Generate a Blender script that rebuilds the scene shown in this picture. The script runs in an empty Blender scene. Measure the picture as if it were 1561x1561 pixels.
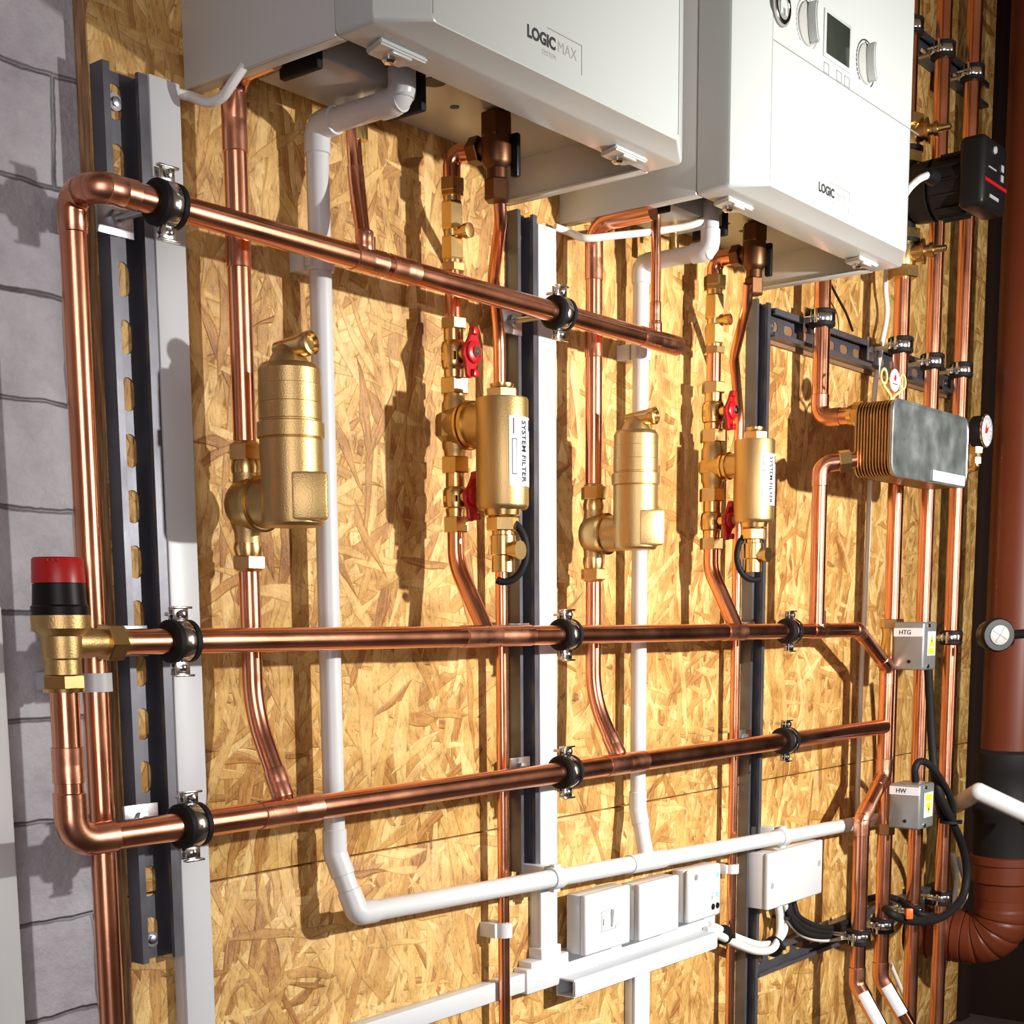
import bpy, bmesh, math, random
from mathutils import Vector, Matrix
random.seed(7)
sc = bpy.context.scene
COL = sc.collection
PI = math.pi
V = Vector
# ------------------------------------------------------------------ camera model
F, CX, CY = 2171.0, 780.5, 1273.0          # focal length and principal point of the photograph (1561 px frame)
A, B, C = [math.radians(v) for v in (51.565, 8.421, .383)]
D = 1.1                                      # camera to board, metres
H0 = .85                                     # camera height above the floor
fw = V((math.sin(A)*math.cos(B), math.cos(A)*math.cos(B), -math.sin(B)))
rt = V((math.cos(A), -math.sin(A), 0)); dn = fw.cross(rt)
R2 = rt*math.cos(C) + dn*math.sin(C); D2 = -rt*math.sin(C) + dn*math.cos(C)
CAM = V((0, -D, H0))
def ray(px, py): return R2*((px-CX)/F) + D2*((py-CY)/F) + fw
def P(px, py, d):                            # point at distance d in front of the board
    v = ray(px, py); return CAM + v*((D-d)/v.y)
def PX(px, py, x):                           # point on the plane at this x
    v = ray(px, py); return CAM + v*(x/v.x)
def ZY(x, d, py):                            # height of a vertical line at picture row py
    q = (py-CY)/F; w = D2 - fw*q
    return H0 - (w.x*x + w.y*(D-d))/w.z
def PR(px, py, d, wpx):                      # radius of something wpx wide
    v = ray(px, py); return wpx/2*((D-d)/v.y)/F
def VX(ref, d, py): x = P(ref[0], ref[1], d).x; return V((x, -d, ZY(x, d, py)))
# ------------------------------------------------------------------ materials
MATS = {}
def newmat(name):
    m = bpy.data.materials.new(name); m.use_nodes = True; MATS[name] = m
    nt = m.node_tree; return m, nt, nt.nodes['Principled BSDF']
def N(nt, t, **kw):
    n = nt.nodes.new(t)
    for k, v in kw.items():
        if k in n.inputs: n.inputs[k].default_value = v
        else: setattr(n, k, v)
    return n
def simple(name, col, rough=.5, metal=0, var=.08, scale=30, bump=0, spec=.5, coat=0, rvar=0, bscale=None):
    m, nt, b = newmat(name)
    tc = N(nt, 'ShaderNodeTexCoord'); no = N(nt, 'ShaderNodeTexNoise', Scale=scale, Detail=4.0)
    nt.links.new(tc.outputs['Object'], no.inputs['Vector'])
    mx = N(nt, 'ShaderNodeMix', data_type='RGBA')
    mx.inputs[6].default_value = (*[c*(1-var) for c in col], 1); mx.inputs[7].default_value = (*[min(1, c*(1+var)) for c in col], 1)
    nt.links.new(no.outputs['Fac'], mx.inputs[0]); nt.links.new(mx.outputs[2], b.inputs['Base Color'])
    b.inputs['Roughness'].default_value = rough; b.inputs['Metallic'].default_value = metal
    b.inputs['Specular IOR Level'].default_value = spec; b.inputs['Coat Weight'].default_value = coat
    if rvar:
        mr = N(nt, 'ShaderNodeMapRange'); mr.inputs[1].default_value = .3; mr.inputs[2].default_value = .7
        mr.inputs[3].default_value = max(.02, rough-rvar); mr.inputs[4].default_value = rough+rvar
        nt.links.new(no.outputs['Fac'], mr.inputs[0]); nt.links.new(mr.outputs[0], b.inputs['Roughness'])
    if bump:
        n2 = N(nt, 'ShaderNodeTexNoise', Scale=bscale or scale*4, Detail=3.0); nt.links.new(tc.outputs['Object'], n2.inputs['Vector'])
        bp = N(nt, 'ShaderNodeBump', Strength=bump, Distance=.001); nt.links.new(n2.outputs['Fac'], bp.inputs['Height'])
        nt.links.new(bp.outputs[0], b.inputs['Normal'])
    return m
COPPER = simple('copper', (.86, .385, .235), .22, 1, .16, 14, .10, rvar=.05, bscale=55)
COPPER2 = simple('copper_fitting', (.86, .40, .255), .28, 1, .14, 30, .15, rvar=.08, bscale=90)
BRASS = simple('brass', (.76, .52, .22), .27, 1, .1, 30, .05)
CAST = simple('cast_brass', (.66, .45, .19), .42, 1, .1, 25, .25, bscale=700)
SHADEBRASS = simple('shaded_brass', (.15, .07, .035), .42, 1, .15, 30)  # brass with the shade under the boilers put into its colour
ZINC = simple('zinc', (.50, .51, .54), .34, 1, .22, 25, .06, rvar=.1)
STRUTM = simple('galvanised_steel', (.125, .125, .145), .40, .65, .25, 18, .1, rvar=.1)
CHROME = simple('bright_steel', (.78, .79, .8), .16, 1, .06, 40)
RUBBER = simple('black_rubber', (.009, .008, .008), .65, 0, .2, 60, spec=.25)
BLACKP = simple('black_plastic', (.009, .008, .008), .4, 0, .2, 40, spec=.22)
WHITEP = simple('white_plastic', (.60, .61, .62), .3, 0, .02, 10)
TRUNK = simple('white_trunking', (.58, .60, .62), .38, 0, .02, 8)
ENAMEL = simple('white_enamel', (.55, .56, .535), .28, 0, .02, 6)
ENAMEL2 = simple('white_enamel_cover', (.50, .525, .505), .25, 0, .015, 6)
DIALM = simple('pale_grey_plastic', (.38, .38, .355), .35, 0, .02, 20)
GROOVE = simple('groove_grey', (.22, .22, .21), .6, 0, .02, 20)
SCREEN = simple('display_glass', (.03, .035, .028), .12, 0, .1, 50)
INKG = simple('pale_grey_ink', (.34, .34, .34), .5, 0, .02, 40)
INK = simple('black_ink', (.03, .03, .035), .5, 0, .05, 40)
REDP = simple('red_plastic', (.50, .014, .014), .35, 0, .1, 30)
REDL = simple('red_lacquer', (.45, .008, .012), .3, 0, .1, 30)
STICK = simple('sticker_paper', (.72, .74, .78), .45, 0, .03, 30)
YEL = simple('yellow_vinyl', (.85, .75, .03), .4, 0, .03, 30)
ORANGEP = simple('orange_plastic', (.75, .12, .02), .4, 0, .03, 30)
TERRA = simple('terracotta_plastic', (.11, .023, .008), .42, 0, .15, 6, .1, spec=.3)
GREYBOX = simple('grey_metal_casing', (.30, .31, .31), .32, .55, .12, 20)
STEELPL = simple('stainless_plate', (.40, .44, .43), .42, .85, .5, 22, .25, rvar=.12, bscale=14)
BRAZE = simple('brazed_plate_edge', (.50, .33, .17), .32, 1, .25, 40, .1)
PALEBR = simple('white_cable', (.74, .72, .68), .4, 0, .02, 20)
BROWNP = simple('corner_shade_and_wire', (.014, .006, .004), .8, 0, .2, 4, spec=.15)  # near-black brown: right corner's shade put into the colour; also a dark wire
BATTEN = simple('timber_batten', (.20, .10, .045), .7, 0, .3, 12, .4)
LED = newmat('green_lamp')[0]
_b = LED.node_tree.nodes['Principled BSDF']; _b.inputs['Base Color'].default_value = (.08, .6, .3, 1)
_b.inputs['Emission Color'].default_value = (.25, 1, .5, 1); _b.inputs['Emission Strength'].default_value = 1.6

def osb_material():
    m, nt, b = newmat('oriented_strand_board'); L = nt.links.new
    tc = N(nt, 'ShaderNodeTexCoord')
    sep = N(nt, 'ShaderNodeSeparateXYZ'); L(tc.outputs['Object'], sep.inputs[0])
    cmb = N(nt, 'ShaderNodeCombineXYZ'); L(sep.outputs['X'], cmb.inputs[0]); L(sep.outputs['Z'], cmb.inputs[1])
    wn = N(nt, 'ShaderNodeTexNoise', Scale=9.0, Detail=2.0); L(cmb.outputs[0], wn.inputs['Vector'])
    wsub = N(nt, 'ShaderNodeVectorMath', operation='SUBTRACT'); L(wn.outputs['Color'], wsub.inputs[0]); wsub.inputs[1].default_value = (.5, .5, .5)
    wsc = N(nt, 'ShaderNodeVectorMath', operation='SCALE'); L(wsub.outputs[0], wsc.inputs[0]); wsc.inputs['Scale'].default_value = .028
    wadd = N(nt, 'ShaderNodeVectorMath', operation='ADD'); L(cmb.outputs[0], wadd.inputs[0]); L(wsc.outputs[0], wadd.inputs[1])
    col = None; pri = None; ht = None
    # six layers of strands lying at different angles; the one with the highest random number lies on top
    for i, (ang, ln, wd) in enumerate([(84, .105, .015), (66, .080, .011), (101, .090, .014), (30, .075, .012), (124, .080, .011), (90, .120, .018), (-8, .070, .010), (74, .09, .013)]):
        r = N(nt, 'ShaderNodeVectorRotate', rotation_type='Z_AXIS'); r.inputs['Angle'].default_value = -math.radians(ang); L(wadd.outputs[0], r.inputs['Vector'])
        s = N(nt, 'ShaderNodeVectorMath', operation='MULTIPLY_ADD'); L(r.outputs[0], s.inputs[0])
        s.inputs[1].default_value = (1/ln, 1/wd, 1); s.inputs[2].default_value = (i*13.7, i*7.3, i*5.1)
        vo = N(nt, 'ShaderNodeTexVoronoi', voronoi_dimensions='2D', feature='F1', Scale=1.0, Randomness=.95); L(s.outputs[0], vo.inputs['Vector'])
        ve = N(nt, 'ShaderNodeTexVoronoi', voronoi_dimensions='2D', feature='DISTANCE_TO_EDGE', Scale=1.0, Randomness=.95); L(s.outputs[0], ve.inputs['Vector'])
        sp = N(nt, 'ShaderNodeSeparateColor'); L(vo.outputs['Color'], sp.inputs[0])
        # grain running along the strand
        gs = N(nt, 'ShaderNodeVectorMath', operation='MULTIPLY'); L(r.outputs[0], gs.inputs[0]); gs.inputs[1].default_value = (16, 330, 1)
        gn = N(nt, 'ShaderNodeTexNoise', Scale=1.0, Detail=3.0); L(gs.outputs[0], gn.inputs['Vector'])
        gm = N(nt, 'ShaderNodeMath', operation='MULTIPLY_ADD'); L(gn.outputs['Fac'], gm.inputs[0]); gm.inputs[1].default_value = .62; gm.inputs[2].default_value = -.31
        tone = N(nt, 'ShaderNodeMath', operation='ADD'); L(sp.outputs[1], tone.inputs[0]); L(gm.outputs[0], tone.inputs[1])
        cr = N(nt, 'ShaderNodeValToRGB'); L(tone.outputs[0], cr.inputs[0])
        e = cr.color_ramp.elements; e[0].position = 0; e[0].color = (.33, .15, .04, 1); e[1].position = 1; e[1].color = (.74, .52, .22, 1)
        for pos, c in ((.07, (.43, .215, .058)), (.22, (.50, .275, .08)), (.5, (.60, .365, .115)), (.78, (.67, .44, .16))):
            q = cr.color_ramp.elements.new(pos); q.color = (*c, 1)
        edge = N(nt, 'ShaderNodeMapRange'); L(ve.outputs['Distance'], edge.inputs[0]); edge.inputs[1].default_value = 0; edge.inputs[2].default_value = .10
        edge.inputs[3].default_value = 0; edge.inputs[4].default_value = 1
        hh = N(nt, 'ShaderNodeMath', operation='MULTIPLY_ADD'); L(edge.outputs[0], hh.inputs[0]); hh.inputs[1].default_value = .5; L(sp.outputs[0], hh.inputs[2])
        dk = N(nt, 'ShaderNodeMapRange'); L(ve.outputs['Distance'], dk.inputs[0]); dk.inputs[2].default_value = .03; dk.inputs[3].default_value = .80; dk.inputs[4].default_value = 1
        cm = N(nt, 'ShaderNodeVectorMath', operation='SCALE'); L(cr.outputs[0], cm.inputs[0]); L(dk.outputs[0], cm.inputs['Scale'])
        if col is None: col, pri, ht = cm.outputs[0], sp.outputs[0], hh.outputs[0]
        else:
            g = N(nt, 'ShaderNodeMath', operation='GREATER_THAN'); L(sp.outputs[0], g.inputs[0]); L(pri, g.inputs[1])
            mx = N(nt, 'ShaderNodeMix', data_type='RGBA'); L(g.outputs[0], mx.inputs[0]); L(col, mx.inputs[6]); L(cm.outputs[0], mx.inputs[7])
            mp = N(nt, 'ShaderNodeMath', operation='MAXIMUM'); L(sp.outputs[0], mp.inputs[0]); L(pri, mp.inputs[1])
            mh = N(nt, 'ShaderNodeMix', data_type='FLOAT'); L(g.outputs[0], mh.inputs[0]); L(ht, mh.inputs[2]); L(hh.outputs[0], mh.inputs[3])
            col, pri, ht = mx.outputs[2], mp.outputs[0], mh.outputs[0]
    # broad patches of darker and paler board, and small resin flecks
    bn = N(nt, 'ShaderNodeTexNoise', Scale=16.0, Detail=5.0, Roughness=.65); L(wadd.outputs[0], bn.inputs['Vector'])
    br = N(nt, 'ShaderNodeValToRGB'); L(bn.outputs['Fac'], br.inputs[0]); e = br.color_ramp.elements
    e[0].position = .33; e[0].color = (.66, .54, .42, 1); e[1].position = .58; e[1].color = (1.06, 1.05, 1.02, 1)
    mu = N(nt, 'ShaderNodeMix', data_type='RGBA', blend_type='MULTIPLY'); mu.inputs[0].default_value = 1; L(col, mu.inputs[6]); L(br.outputs[0], mu.inputs[7])
    fm = N(nt, 'ShaderNodeVectorMath', operation='MULTIPLY'); L(cmb.outputs[0], fm.inputs[0]); fm.inputs[1].default_value = (230, 75, 1)
    fn = N(nt, 'ShaderNodeTexNoise', Scale=1.0, Detail=3.0, Roughness=.7); L(fm.outputs[0], fn.inputs['Vector'])
    fr = N(nt, 'ShaderNodeMapRange'); L(fn.outputs['Fac'], fr.inputs[0]); fr.inputs[1].default_value = .30; fr.inputs[2].default_value = .46; fr.inputs[3].default_value = .55; fr.inputs[4].default_value = 1
    fs = N(nt, 'ShaderNodeVectorMath', operation='SCALE'); L(mu.outputs[2], fs.inputs[0]); L(fr.outputs[0], fs.inputs['Scale'])
    hs = N(nt, 'ShaderNodeMath', operation='MULTIPLY_ADD'); L(fn.outputs['Fac'], hs.inputs[0]); hs.inputs[1].default_value = .9; L(ht, hs.inputs[2]); ht = hs.outputs[0]
    L(fs.outputs[0], b.inputs['Base Color']); b.inputs['Roughness'].default_value = .5
    b.inputs['Specular IOR Level'].default_value = .35
    bp = N(nt, 'ShaderNodeBump', Strength=.65, Distance=.0022); L(ht, bp.inputs['Height']); L(bp.outputs[0], b.inputs['Normal'])
    return m
OSB = osb_material()
def edge_material():
    m, nt, b = newmat('board_edge'); L = nt.links.new
    tc = N(nt, 'ShaderNodeTexCoord'); mp = N(nt, 'ShaderNodeMapping'); mp.inputs['Scale'].default_value = (60, 260, 22); L(tc.outputs['Object'], mp.inputs[0])
    no = N(nt, 'ShaderNodeTexNoise', Scale=1.0, Detail=5.0); L(mp.outputs[0], no.inputs['Vector'])
    cr = N(nt, 'ShaderNodeValToRGB'); L(no.outputs['Fac'], cr.inputs[0]); e = cr.color_ramp.elements
    e[0].position = .3; e[0].color = (.14, .07, .03, 1); e[1].position = .7; e[1].color = (.50, .30, .14, 1)
    L(cr.outputs[0], b.inputs['Base Color']); b.inputs['Roughness'].default_value = .8
    bp = N(nt, 'ShaderNodeBump', Strength=.6, Distance=.002); L(no.outputs['Fac'], bp.inputs['Height']); L(bp.outputs[0], b.inputs['Normal'])
    return m
EDGE = edge_material()
def block_material():
    m, nt, b = newmat('white_painted_blockwork'); L = nt.links.new
    tc = N(nt, 'ShaderNodeTexCoord'); sep = N(nt, 'ShaderNodeSeparateXYZ'); L(tc.outputs['Object'], sep.inputs[0])
    cmb = N(nt, 'ShaderNodeCombineXYZ'); L(sep.outputs['X'], cmb.inputs[0]); L(sep.outputs['Z'], cmb.inputs[1])
    wn = N(nt, 'ShaderNodeTexNoise', Scale=14.0, Detail=4.0); L(cmb.outputs[0], wn.inputs['Vector'])
    ws = N(nt, 'ShaderNodeVectorMath', operation='MULTIPLY_ADD'); L(wn.outputs['Color'], ws.inputs[0]); ws.inputs[1].default_value = (.016, .016, 0); ws.inputs[2].default_value = (-.008, -.008, 0)
    wa = N(nt, 'ShaderNodeVectorMath', operation='ADD'); L(ws.outputs[0], wa.inputs[0]); L(cmb.outputs[0], wa.inputs[1])
    mo = N(nt, 'ShaderNodeMapping'); mo.inputs['Location'].default_value = (.03, -.404, 0); L(wa.outputs[0], mo.inputs[0])
    br = N(nt, 'ShaderNodeTexBrick', Scale=1.0); br.inputs['Brick Width'].default_value = .27; br.inputs['Row Height'].default_value = .0915
    br.inputs['Mortar Size'].default_value = .0028; br.inputs['Mortar Smooth'].default_value = .9; L(mo.outputs[0], br.inputs['Vector'])
    br.inputs['Color1'].default_value = (1, 1, 1, 1); br.inputs['Color2'].default_value = (.9, .9, .9, 1); br.inputs['Mortar'].default_value = (0, 0, 0, 1)
    # mortar opened only here and there, mostly painted over
    n2 = N(nt, 'ShaderNodeTexNoise', Scale=11.0, Detail=4.0); L(cmb.outputs[0], n2.inputs['Vector'])
    n3 = N(nt, 'ShaderNodeTexNoise', Scale=26.0, Detail=6.0, Roughness=.62); L(cmb.outputs[0], n3.inputs['Vector'])
    md = N(nt, 'ShaderNodeMapRange'); L(n2.outputs['Fac'], md.inputs[0]); md.inputs[1].default_value = .35; md.inputs[2].default_value = .62; md.inputs[3].default_value = .15; md.inputs[4].default_value = 1
    mm = N(nt, 'ShaderNodeMath', operation='MULTIPLY'); L(br.outputs['Fac'], mm.inputs[0]); L(md.outputs[0], mm.inputs[1])
    mx = N(nt, 'ShaderNodeMix', data_type='RGBA'); L(mm.outputs[0], mx.inputs[0]); mx.inputs[6].default_value = (.44, .43, .46, 1); mx.inputs[7].default_value = (.10, .085, .09, 1)
    # thin paint: greyer smears and rough render patches
    pn = N(nt, 'ShaderNodeTexNoise', Scale=7.0, Detail=6.0, Roughness=.7); L(cmb.outputs[0], pn.inputs['Vector'])
    pr = N(nt, 'ShaderNodeValToRGB'); L(pn.outputs['Fac'], pr.inputs[0]); e = pr.color_ramp.elements
    e[0].position = .35; e[0].color = (.74, .72, .74, 1); e[1].position = .6; e[1].color = (1.08, 1.08, 1.08, 1)
    pm = N(nt, 'ShaderNodeMix', data_type='RGBA', blend_type='MULTIPLY'); pm.inputs[0].default_value = 1; L(mx.outputs[2], pm.inputs[6]); L(pr.outputs[0], pm.inputs[7])
    L(pm.outputs[2], b.inputs['Base Color']); b.inputs['Roughness'].default_value = .7
    ad = N(nt, 'ShaderNodeMath', operation='MULTIPLY_ADD'); L(n3.outputs['Fac'], ad.inputs[0]); ad.inputs[1].default_value = 1.5; ad.inputs[2].default_value = 0
    sb = N(nt, 'ShaderNodeMath', operation='SUBTRACT'); L(ad.outputs[0], sb.inputs[0]); L(br.outputs['Fac'], sb.inputs[1])
    bp = N(nt, 'ShaderNodeBump', Strength=.9, Distance=.005); L(sb.outputs[0], bp.inputs['Height']); L(bp.outputs[0], b.inputs['Normal'])
    return m
BLOCK = block_material()
FLOORM = simple('dark_concrete', (.045, .028, .022), .8, 0, .5, 9, .6, bscale=40)

# ------------------------------------------------------------------ mesh builder
OFF = {}
def frame(ax):
    ax = V(ax).normalized(); up = V((0, 0, 1)) if abs(ax.z) < .9 else V((1, 0, 0))
    u = up.cross(ax).normalized(); return u, ax.cross(u).normalized(), ax
class MB:
    def __init__(s): s.bm = bmesh.new(); s.flat = []
    def lathe(s, o, ax, prof, seg=32, ph=0, cap=True):
        o = V(o); u, w, a = frame(ax); rings = []
        for t, r in prof:
            r = max(r, 1e-5)
            rings.append([s.bm.verts.new(o + a*t + (u*math.cos(2*PI*k/seg+ph) + w*math.sin(2*PI*k/seg+ph))*r) for k in range(seg)])
        for i in range(len(rings)-1):
            for k in range(seg): s.bm.faces.new((rings[i][k], rings[i][(k+1) % seg], rings[i+1][(k+1) % seg], rings[i+1][k]))
        if cap:
            s.bm.faces.new(rings[0][::-1]); s.bm.faces.new(rings[-1])
        return s
    def hexnut(s, o, ax, t0, t1, r, ph=.3):
        c = (t1-t0)*.07; n0 = len(s.bm.faces)
        s.lathe(o, ax, [(t0, r*.93), (t0+c, r), (t1-c, r), (t1, r*.93)], 6, ph)
        s.bm.faces.ensure_lookup_table(); s.flat += [s.bm.faces[i] for i in range(n0, len(s.bm.faces))]; return s
    def tube(s, pts, r, seg=20, cap=True):
        pts = [V(p) for p in pts]; n = len(pts); rings = []; prev = None
        for i, p in enumerate(pts):
            t = (pts[min(i+1, n-1)] - pts[max(i-1, 0)]).normalized()
            if prev is None: u, w, _ = frame(t)
            else:
                u = (prev - t*prev.dot(t)).normalized(); w = t.cross(u)
            prev = u; rr = r[i] if isinstance(r, (list, tuple)) else r
            rings.append([s.bm.verts.new(p + (u*math.cos(2*PI*k/seg) + w*math.sin(2*PI*k/seg))*rr) for k in range(seg)])
        for i in range(n-1):
            for k in range(seg): s.bm.faces.new((rings[i][k], rings[i][(k+1) % seg], rings[i+1][(k+1) % seg], rings[i+1][k]))
        if cap: s.bm.faces.new(rings[0][::-1]); s.bm.faces.new(rings[-1])
        return s
    def box(s, lo, hi, bev=0, seg=2, M=None):
        lo, hi = V(lo), V(hi)
        vs = [s.bm.verts.new(V((x, y, z))) for x in (lo.x, hi.x) for y in (lo.y, hi.y) for z in (lo.z, hi.z)]
        fs = [s.bm.faces.new([vs[i] for i in q]) for q in ((0, 1, 3, 2), (4, 6, 7, 5), (0, 4, 5, 1), (2, 3, 7, 6), (0, 2, 6, 4), (1, 5, 7, 3))]
        if M is not None:
            for v in vs: v.co = M @ v.co
        bmesh.ops.recalc_face_normals(s.bm, faces=fs)
        if bev:
            es = list({e for f in fs for e in f.edges})
            bmesh.ops.bevel(s.bm, geom=es, offset=bev, segments=seg, profile=.5, affect='EDGES')
        return s
    def obox(s, c, ex, ey, ez, sx, sy, sz, bev=0):   # box at centre c on its own axes
        M = Matrix((( *V(ex).normalized(),), (*V(ey).normalized(),), (*V(ez).normalized(),))).transposed().to_4x4(); M.translation = V(c)
        return s.box((-sx/2, -sy/2, -sz/2), (sx/2, sy/2, sz/2), bev, 2, M)
    def prism(s, poly, d):                            # polygon of points pushed along d
        a = [s.bm.verts.new(V(p)) for p in poly]; b = [s.bm.verts.new(V(p)+V(d)) for p in poly]; n = len(a)
        fs = [s.bm.faces.new(a[::-1]), s.bm.faces.new(b)]
        for i in range(n): fs.append(s.bm.faces.new((a[i], a[(i+1) % n], b[(i+1) % n], b[i])))
        bmesh.ops.recalc_face_normals(s.bm, faces=fs); return s
    def sphere(s, c, r, sc=(1, 1, 1)):
        M = Matrix.Translation(V(c)) @ Matrix.Diagonal((sc[0], sc[1], sc[2], 1))
        bmesh.ops.create_uvsphere(s.bm, u_segments=24, v_segments=14, radius=r, matrix=M); return s
    def build(s, name, mat, parent=None, sharp=38):
        me = bpy.data.meshes.new(name)
        s.bm.normal_update()
        for f in s.bm.faces: f.smooth = True
        for f in s.flat:
            if f.is_valid: f.smooth = False
        lim = math.radians(sharp)
        for e in s.bm.edges:
            if len(e.link_faces) != 2 or e.calc_face_angle(0) > lim: e.smooth = False
        if parent is not None:
            bmesh.ops.translate(s.bm, verts=s.bm.verts, vec=-OFF[parent.name])
        s.bm.to_mesh(me); s.bm.free(); me.materials.append(mat)
        o = bpy.data.objects.new(name, me); COL.objects.link(o)
        if parent is not None: o.parent = parent; OFF[o.name] = OFF[parent.name].copy()
        else: OFF[o.name] = V((0, 0, 0))
        return o
def tag(o, label, cat, group=None):
    o['label'] = label; o['category'] = cat
    if group: o['group'] = group
    return o
def thing(name, label, cat, loc=(0, 0, 0), group=None):
    o = bpy.data.objects.new(name, None); COL.objects.link(o); o.location = V(loc); OFF[o.name] = V(loc)
    o.empty_display_size = .02
    return tag(o, label, cat, group)
def single(name, mb, mat, label, cat, group=None):        # a thing that is one mesh
    cs = [v.co for v in mb.bm.verts]; c = sum(cs, V())/len(cs); bmesh.ops.translate(mb.bm, verts=mb.bm.verts, vec=-c)
    o = mb.build(name, mat); o.location = c; OFF[o.name] = c
    return tag(o, label, cat, group)
def struct(name, mb, mat): o = mb.build(name, mat); o['kind'] = 'structure'; return o
def clone(o, loc, rot=(0, 0, 0), label=None, scale=1):
    r = o.copy(); COL.objects.link(r); r.location = V(loc); r.rotation_euler = rot; r.scale = (scale,)*3
    if label: r['label'] = label
    for ch in list(o.children):
        c = ch.copy(); COL.objects.link(c); c.parent = r
        for g in list(ch.children):
            d = g.copy(); COL.objects.link(d); d.parent = c
    return r
def fillet(pts, rad, n=8):
    pts = [V(p) for p in pts]; out = [pts[0]]; rads = rad if isinstance(rad, (list, tuple)) else [rad]*len(pts)
    for i in range(1, len(pts)-1):
        a, p, b = pts[i-1], pts[i], pts[i+1]; d1 = (a-p).normalized(); d2 = (b-p).normalized()
        ang = d1.angle(d2)
        if ang > PI-.02 or rads[i] <= 0: out.append(p); continue
        t = min(rads[i]/math.tan(ang/2), (a-p).length*.49, (b-p).length*.49); r = t*math.tan(ang/2)
        c = p + (d1+d2).normalized()*(r/math.sin(ang/2)); s0 = p+d1*t-c; s1 = p+d2*t-c; tot = s0.angle(s1); axis = s0.cross(s1).normalized()
        for k in range(n+1): out.append(c + Matrix.Rotation(tot*k/n, 3, axis) @ s0)
    out.append(pts[-1]); return out
def spline(pts, n=10):
    pts = [V(p) for p in pts]; Q = [pts[0]*2-pts[1]] + pts + [pts[-1]*2-pts[-2]]; out = []
    for i in range(1, len(Q)-2):
        a, b, c, d = Q[i-1:i+3]
        for k in range(n):
            t = k/n; out.append(.5*((2*b) + (c-a)*t + (2*a-5*b+4*c-d)*t*t + (3*b-a-3*c+d)*t**3))
    out.append(pts[-1]); return out
def sleeve(mb, p, d, L, r, k=1.085):                       # a soldered coupling with rolled rims, centred on p
    return mb.lathe(V(p)-V(d).normalized()*L/2, d, [(0, r*1.01), (.0005, r*1.06+.0004), (.002, r*k), (L*.5-.003, r*k), (L*.5-.001, r*k*.985), (L*.5+.001, r*k*.985), (L*.5+.003, r*k), (L-.002, r*k), (L-.0005, r*1.06+.0004), (L, r*1.01)], 32)
def elbow(pts, i, rad, r, parent, mat=None, sock=.016, name='elbow', k=1.09):
    a, p, b = V(pts[i-1]), V(pts[i]), V(pts[i+1]); d1 = (a-p).normalized(); d2 = (b-p).normalized(); ang = d1.angle(d2)
    t = rad/math.tan(ang/2); q = [p+d1*(t+sock), p, p+d2*(t+sock)]
    f = fillet(q, rad, 12)
    f = [f[0]-d1*.0006*0, f[0]-d1*.001] + f[1:-1] + [f[-1]-d2*.001, f[-1]]
    rr = [r*1.02] + [r*k]*(len(f)-2) + [r*1.02]
    mb = MB().tube(f, rr, 28)
    return mb.build(name, mat or COPPER2, parent)
def cableobj(name, pts, r, mat, label, cat='cable', group=None):
    return single(name, MB().tube(spline(pts), r, 10), mat, label, cat, group)

def text(s, origin, xd, yd, size, mat, parent, name='lettering', depth=.0003, warp=None, center=False, bold=0):
    cu = bpy.data.curves.new(name, 'FONT'); cu.body = s; cu.size = size; cu.extrude = depth; cu.resolution_u = 3; cu.offset = bold
    if center: cu.align_x = 'CENTER'
    to = bpy.data.objects.new('tmp', cu); COL.objects.link(to); dg = bpy.context.evaluated_depsgraph_get(); dg.update()
    me = bpy.data.meshes.new_from_object(to.evaluated_get(dg)); bpy.data.objects.remove(to)
    xd, yd = V(xd).normalized(), V(yd).normalized(); zd = xd.cross(yd)
    for v in me.vertices:
        if warp: v.co = warp(v.co)
        else: v.co = V(origin) + xd*v.co.x + yd*v.co.y + zd*v.co.z
        v.co -= OFF[parent.name]
    me.materials.clear(); me.materials.append(mat)
    o = bpy.data.objects.new(name, me); COL.objects.link(o); o.parent = parent; OFF[o.name] = OFF[parent.name].copy()
    return o
X, Y, Z = V((1, 0, 0)), V((0, 1, 0)), V((0, 0, 1))
OUT = -Y


# ================================================================== SETTING
xL, xR = .805, P(1488, 800, 0).x
zs = (P(560, 1302, 0).z + P(760, 1262, 0).z)/2
struct('wall_boarded', MB().box((xL, 0, zs+.001), (xR, .018, 2.65), .0008), OSB)
struct('wall_boarded_lower', MB().box((xL, 0, .004), (xR, .018, zs-.001), .0008), OSB)
struct('trim_1', MB().box((xL-.0006, .0008, .005), (xL+.0002, .0178, 2.65)), EDGE)
struct('wall_back', MB().box((-1.2, .0185, 0), (xR+.75, .06, 2.65)), BLOCK)
struct('floor', MB().box((-1.2, -2.6, -.05), (xR+.75, .06, 0)), FLOORM)
dDr = .17
pipeX = P(1546, 968, dDr).x
struct('wall_right', MB().box((xR+.075, -1.2, 0), (xR+.12, .0185, 2.65)), BROWNP)  # coloured near-black to stand for the shade behind the drain
struct('gap_shade_strip', MB().box((xR+.0005, -.012, 0), (xR+.05, .018, 2.65), .002), BROWNP)  # black strip standing in for the shaded gap beside the board
# smooth white boxing at the very left
q = P(38, 1500, .02)
o = MB().box((q.x-.09, -.02, 0), (q.x, .018, H0+.02), .004)
single('pipe_boxing', o, WHITEP, 'smooth white boxing standing against the painted blocks at the far left edge', 'boxing')

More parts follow.
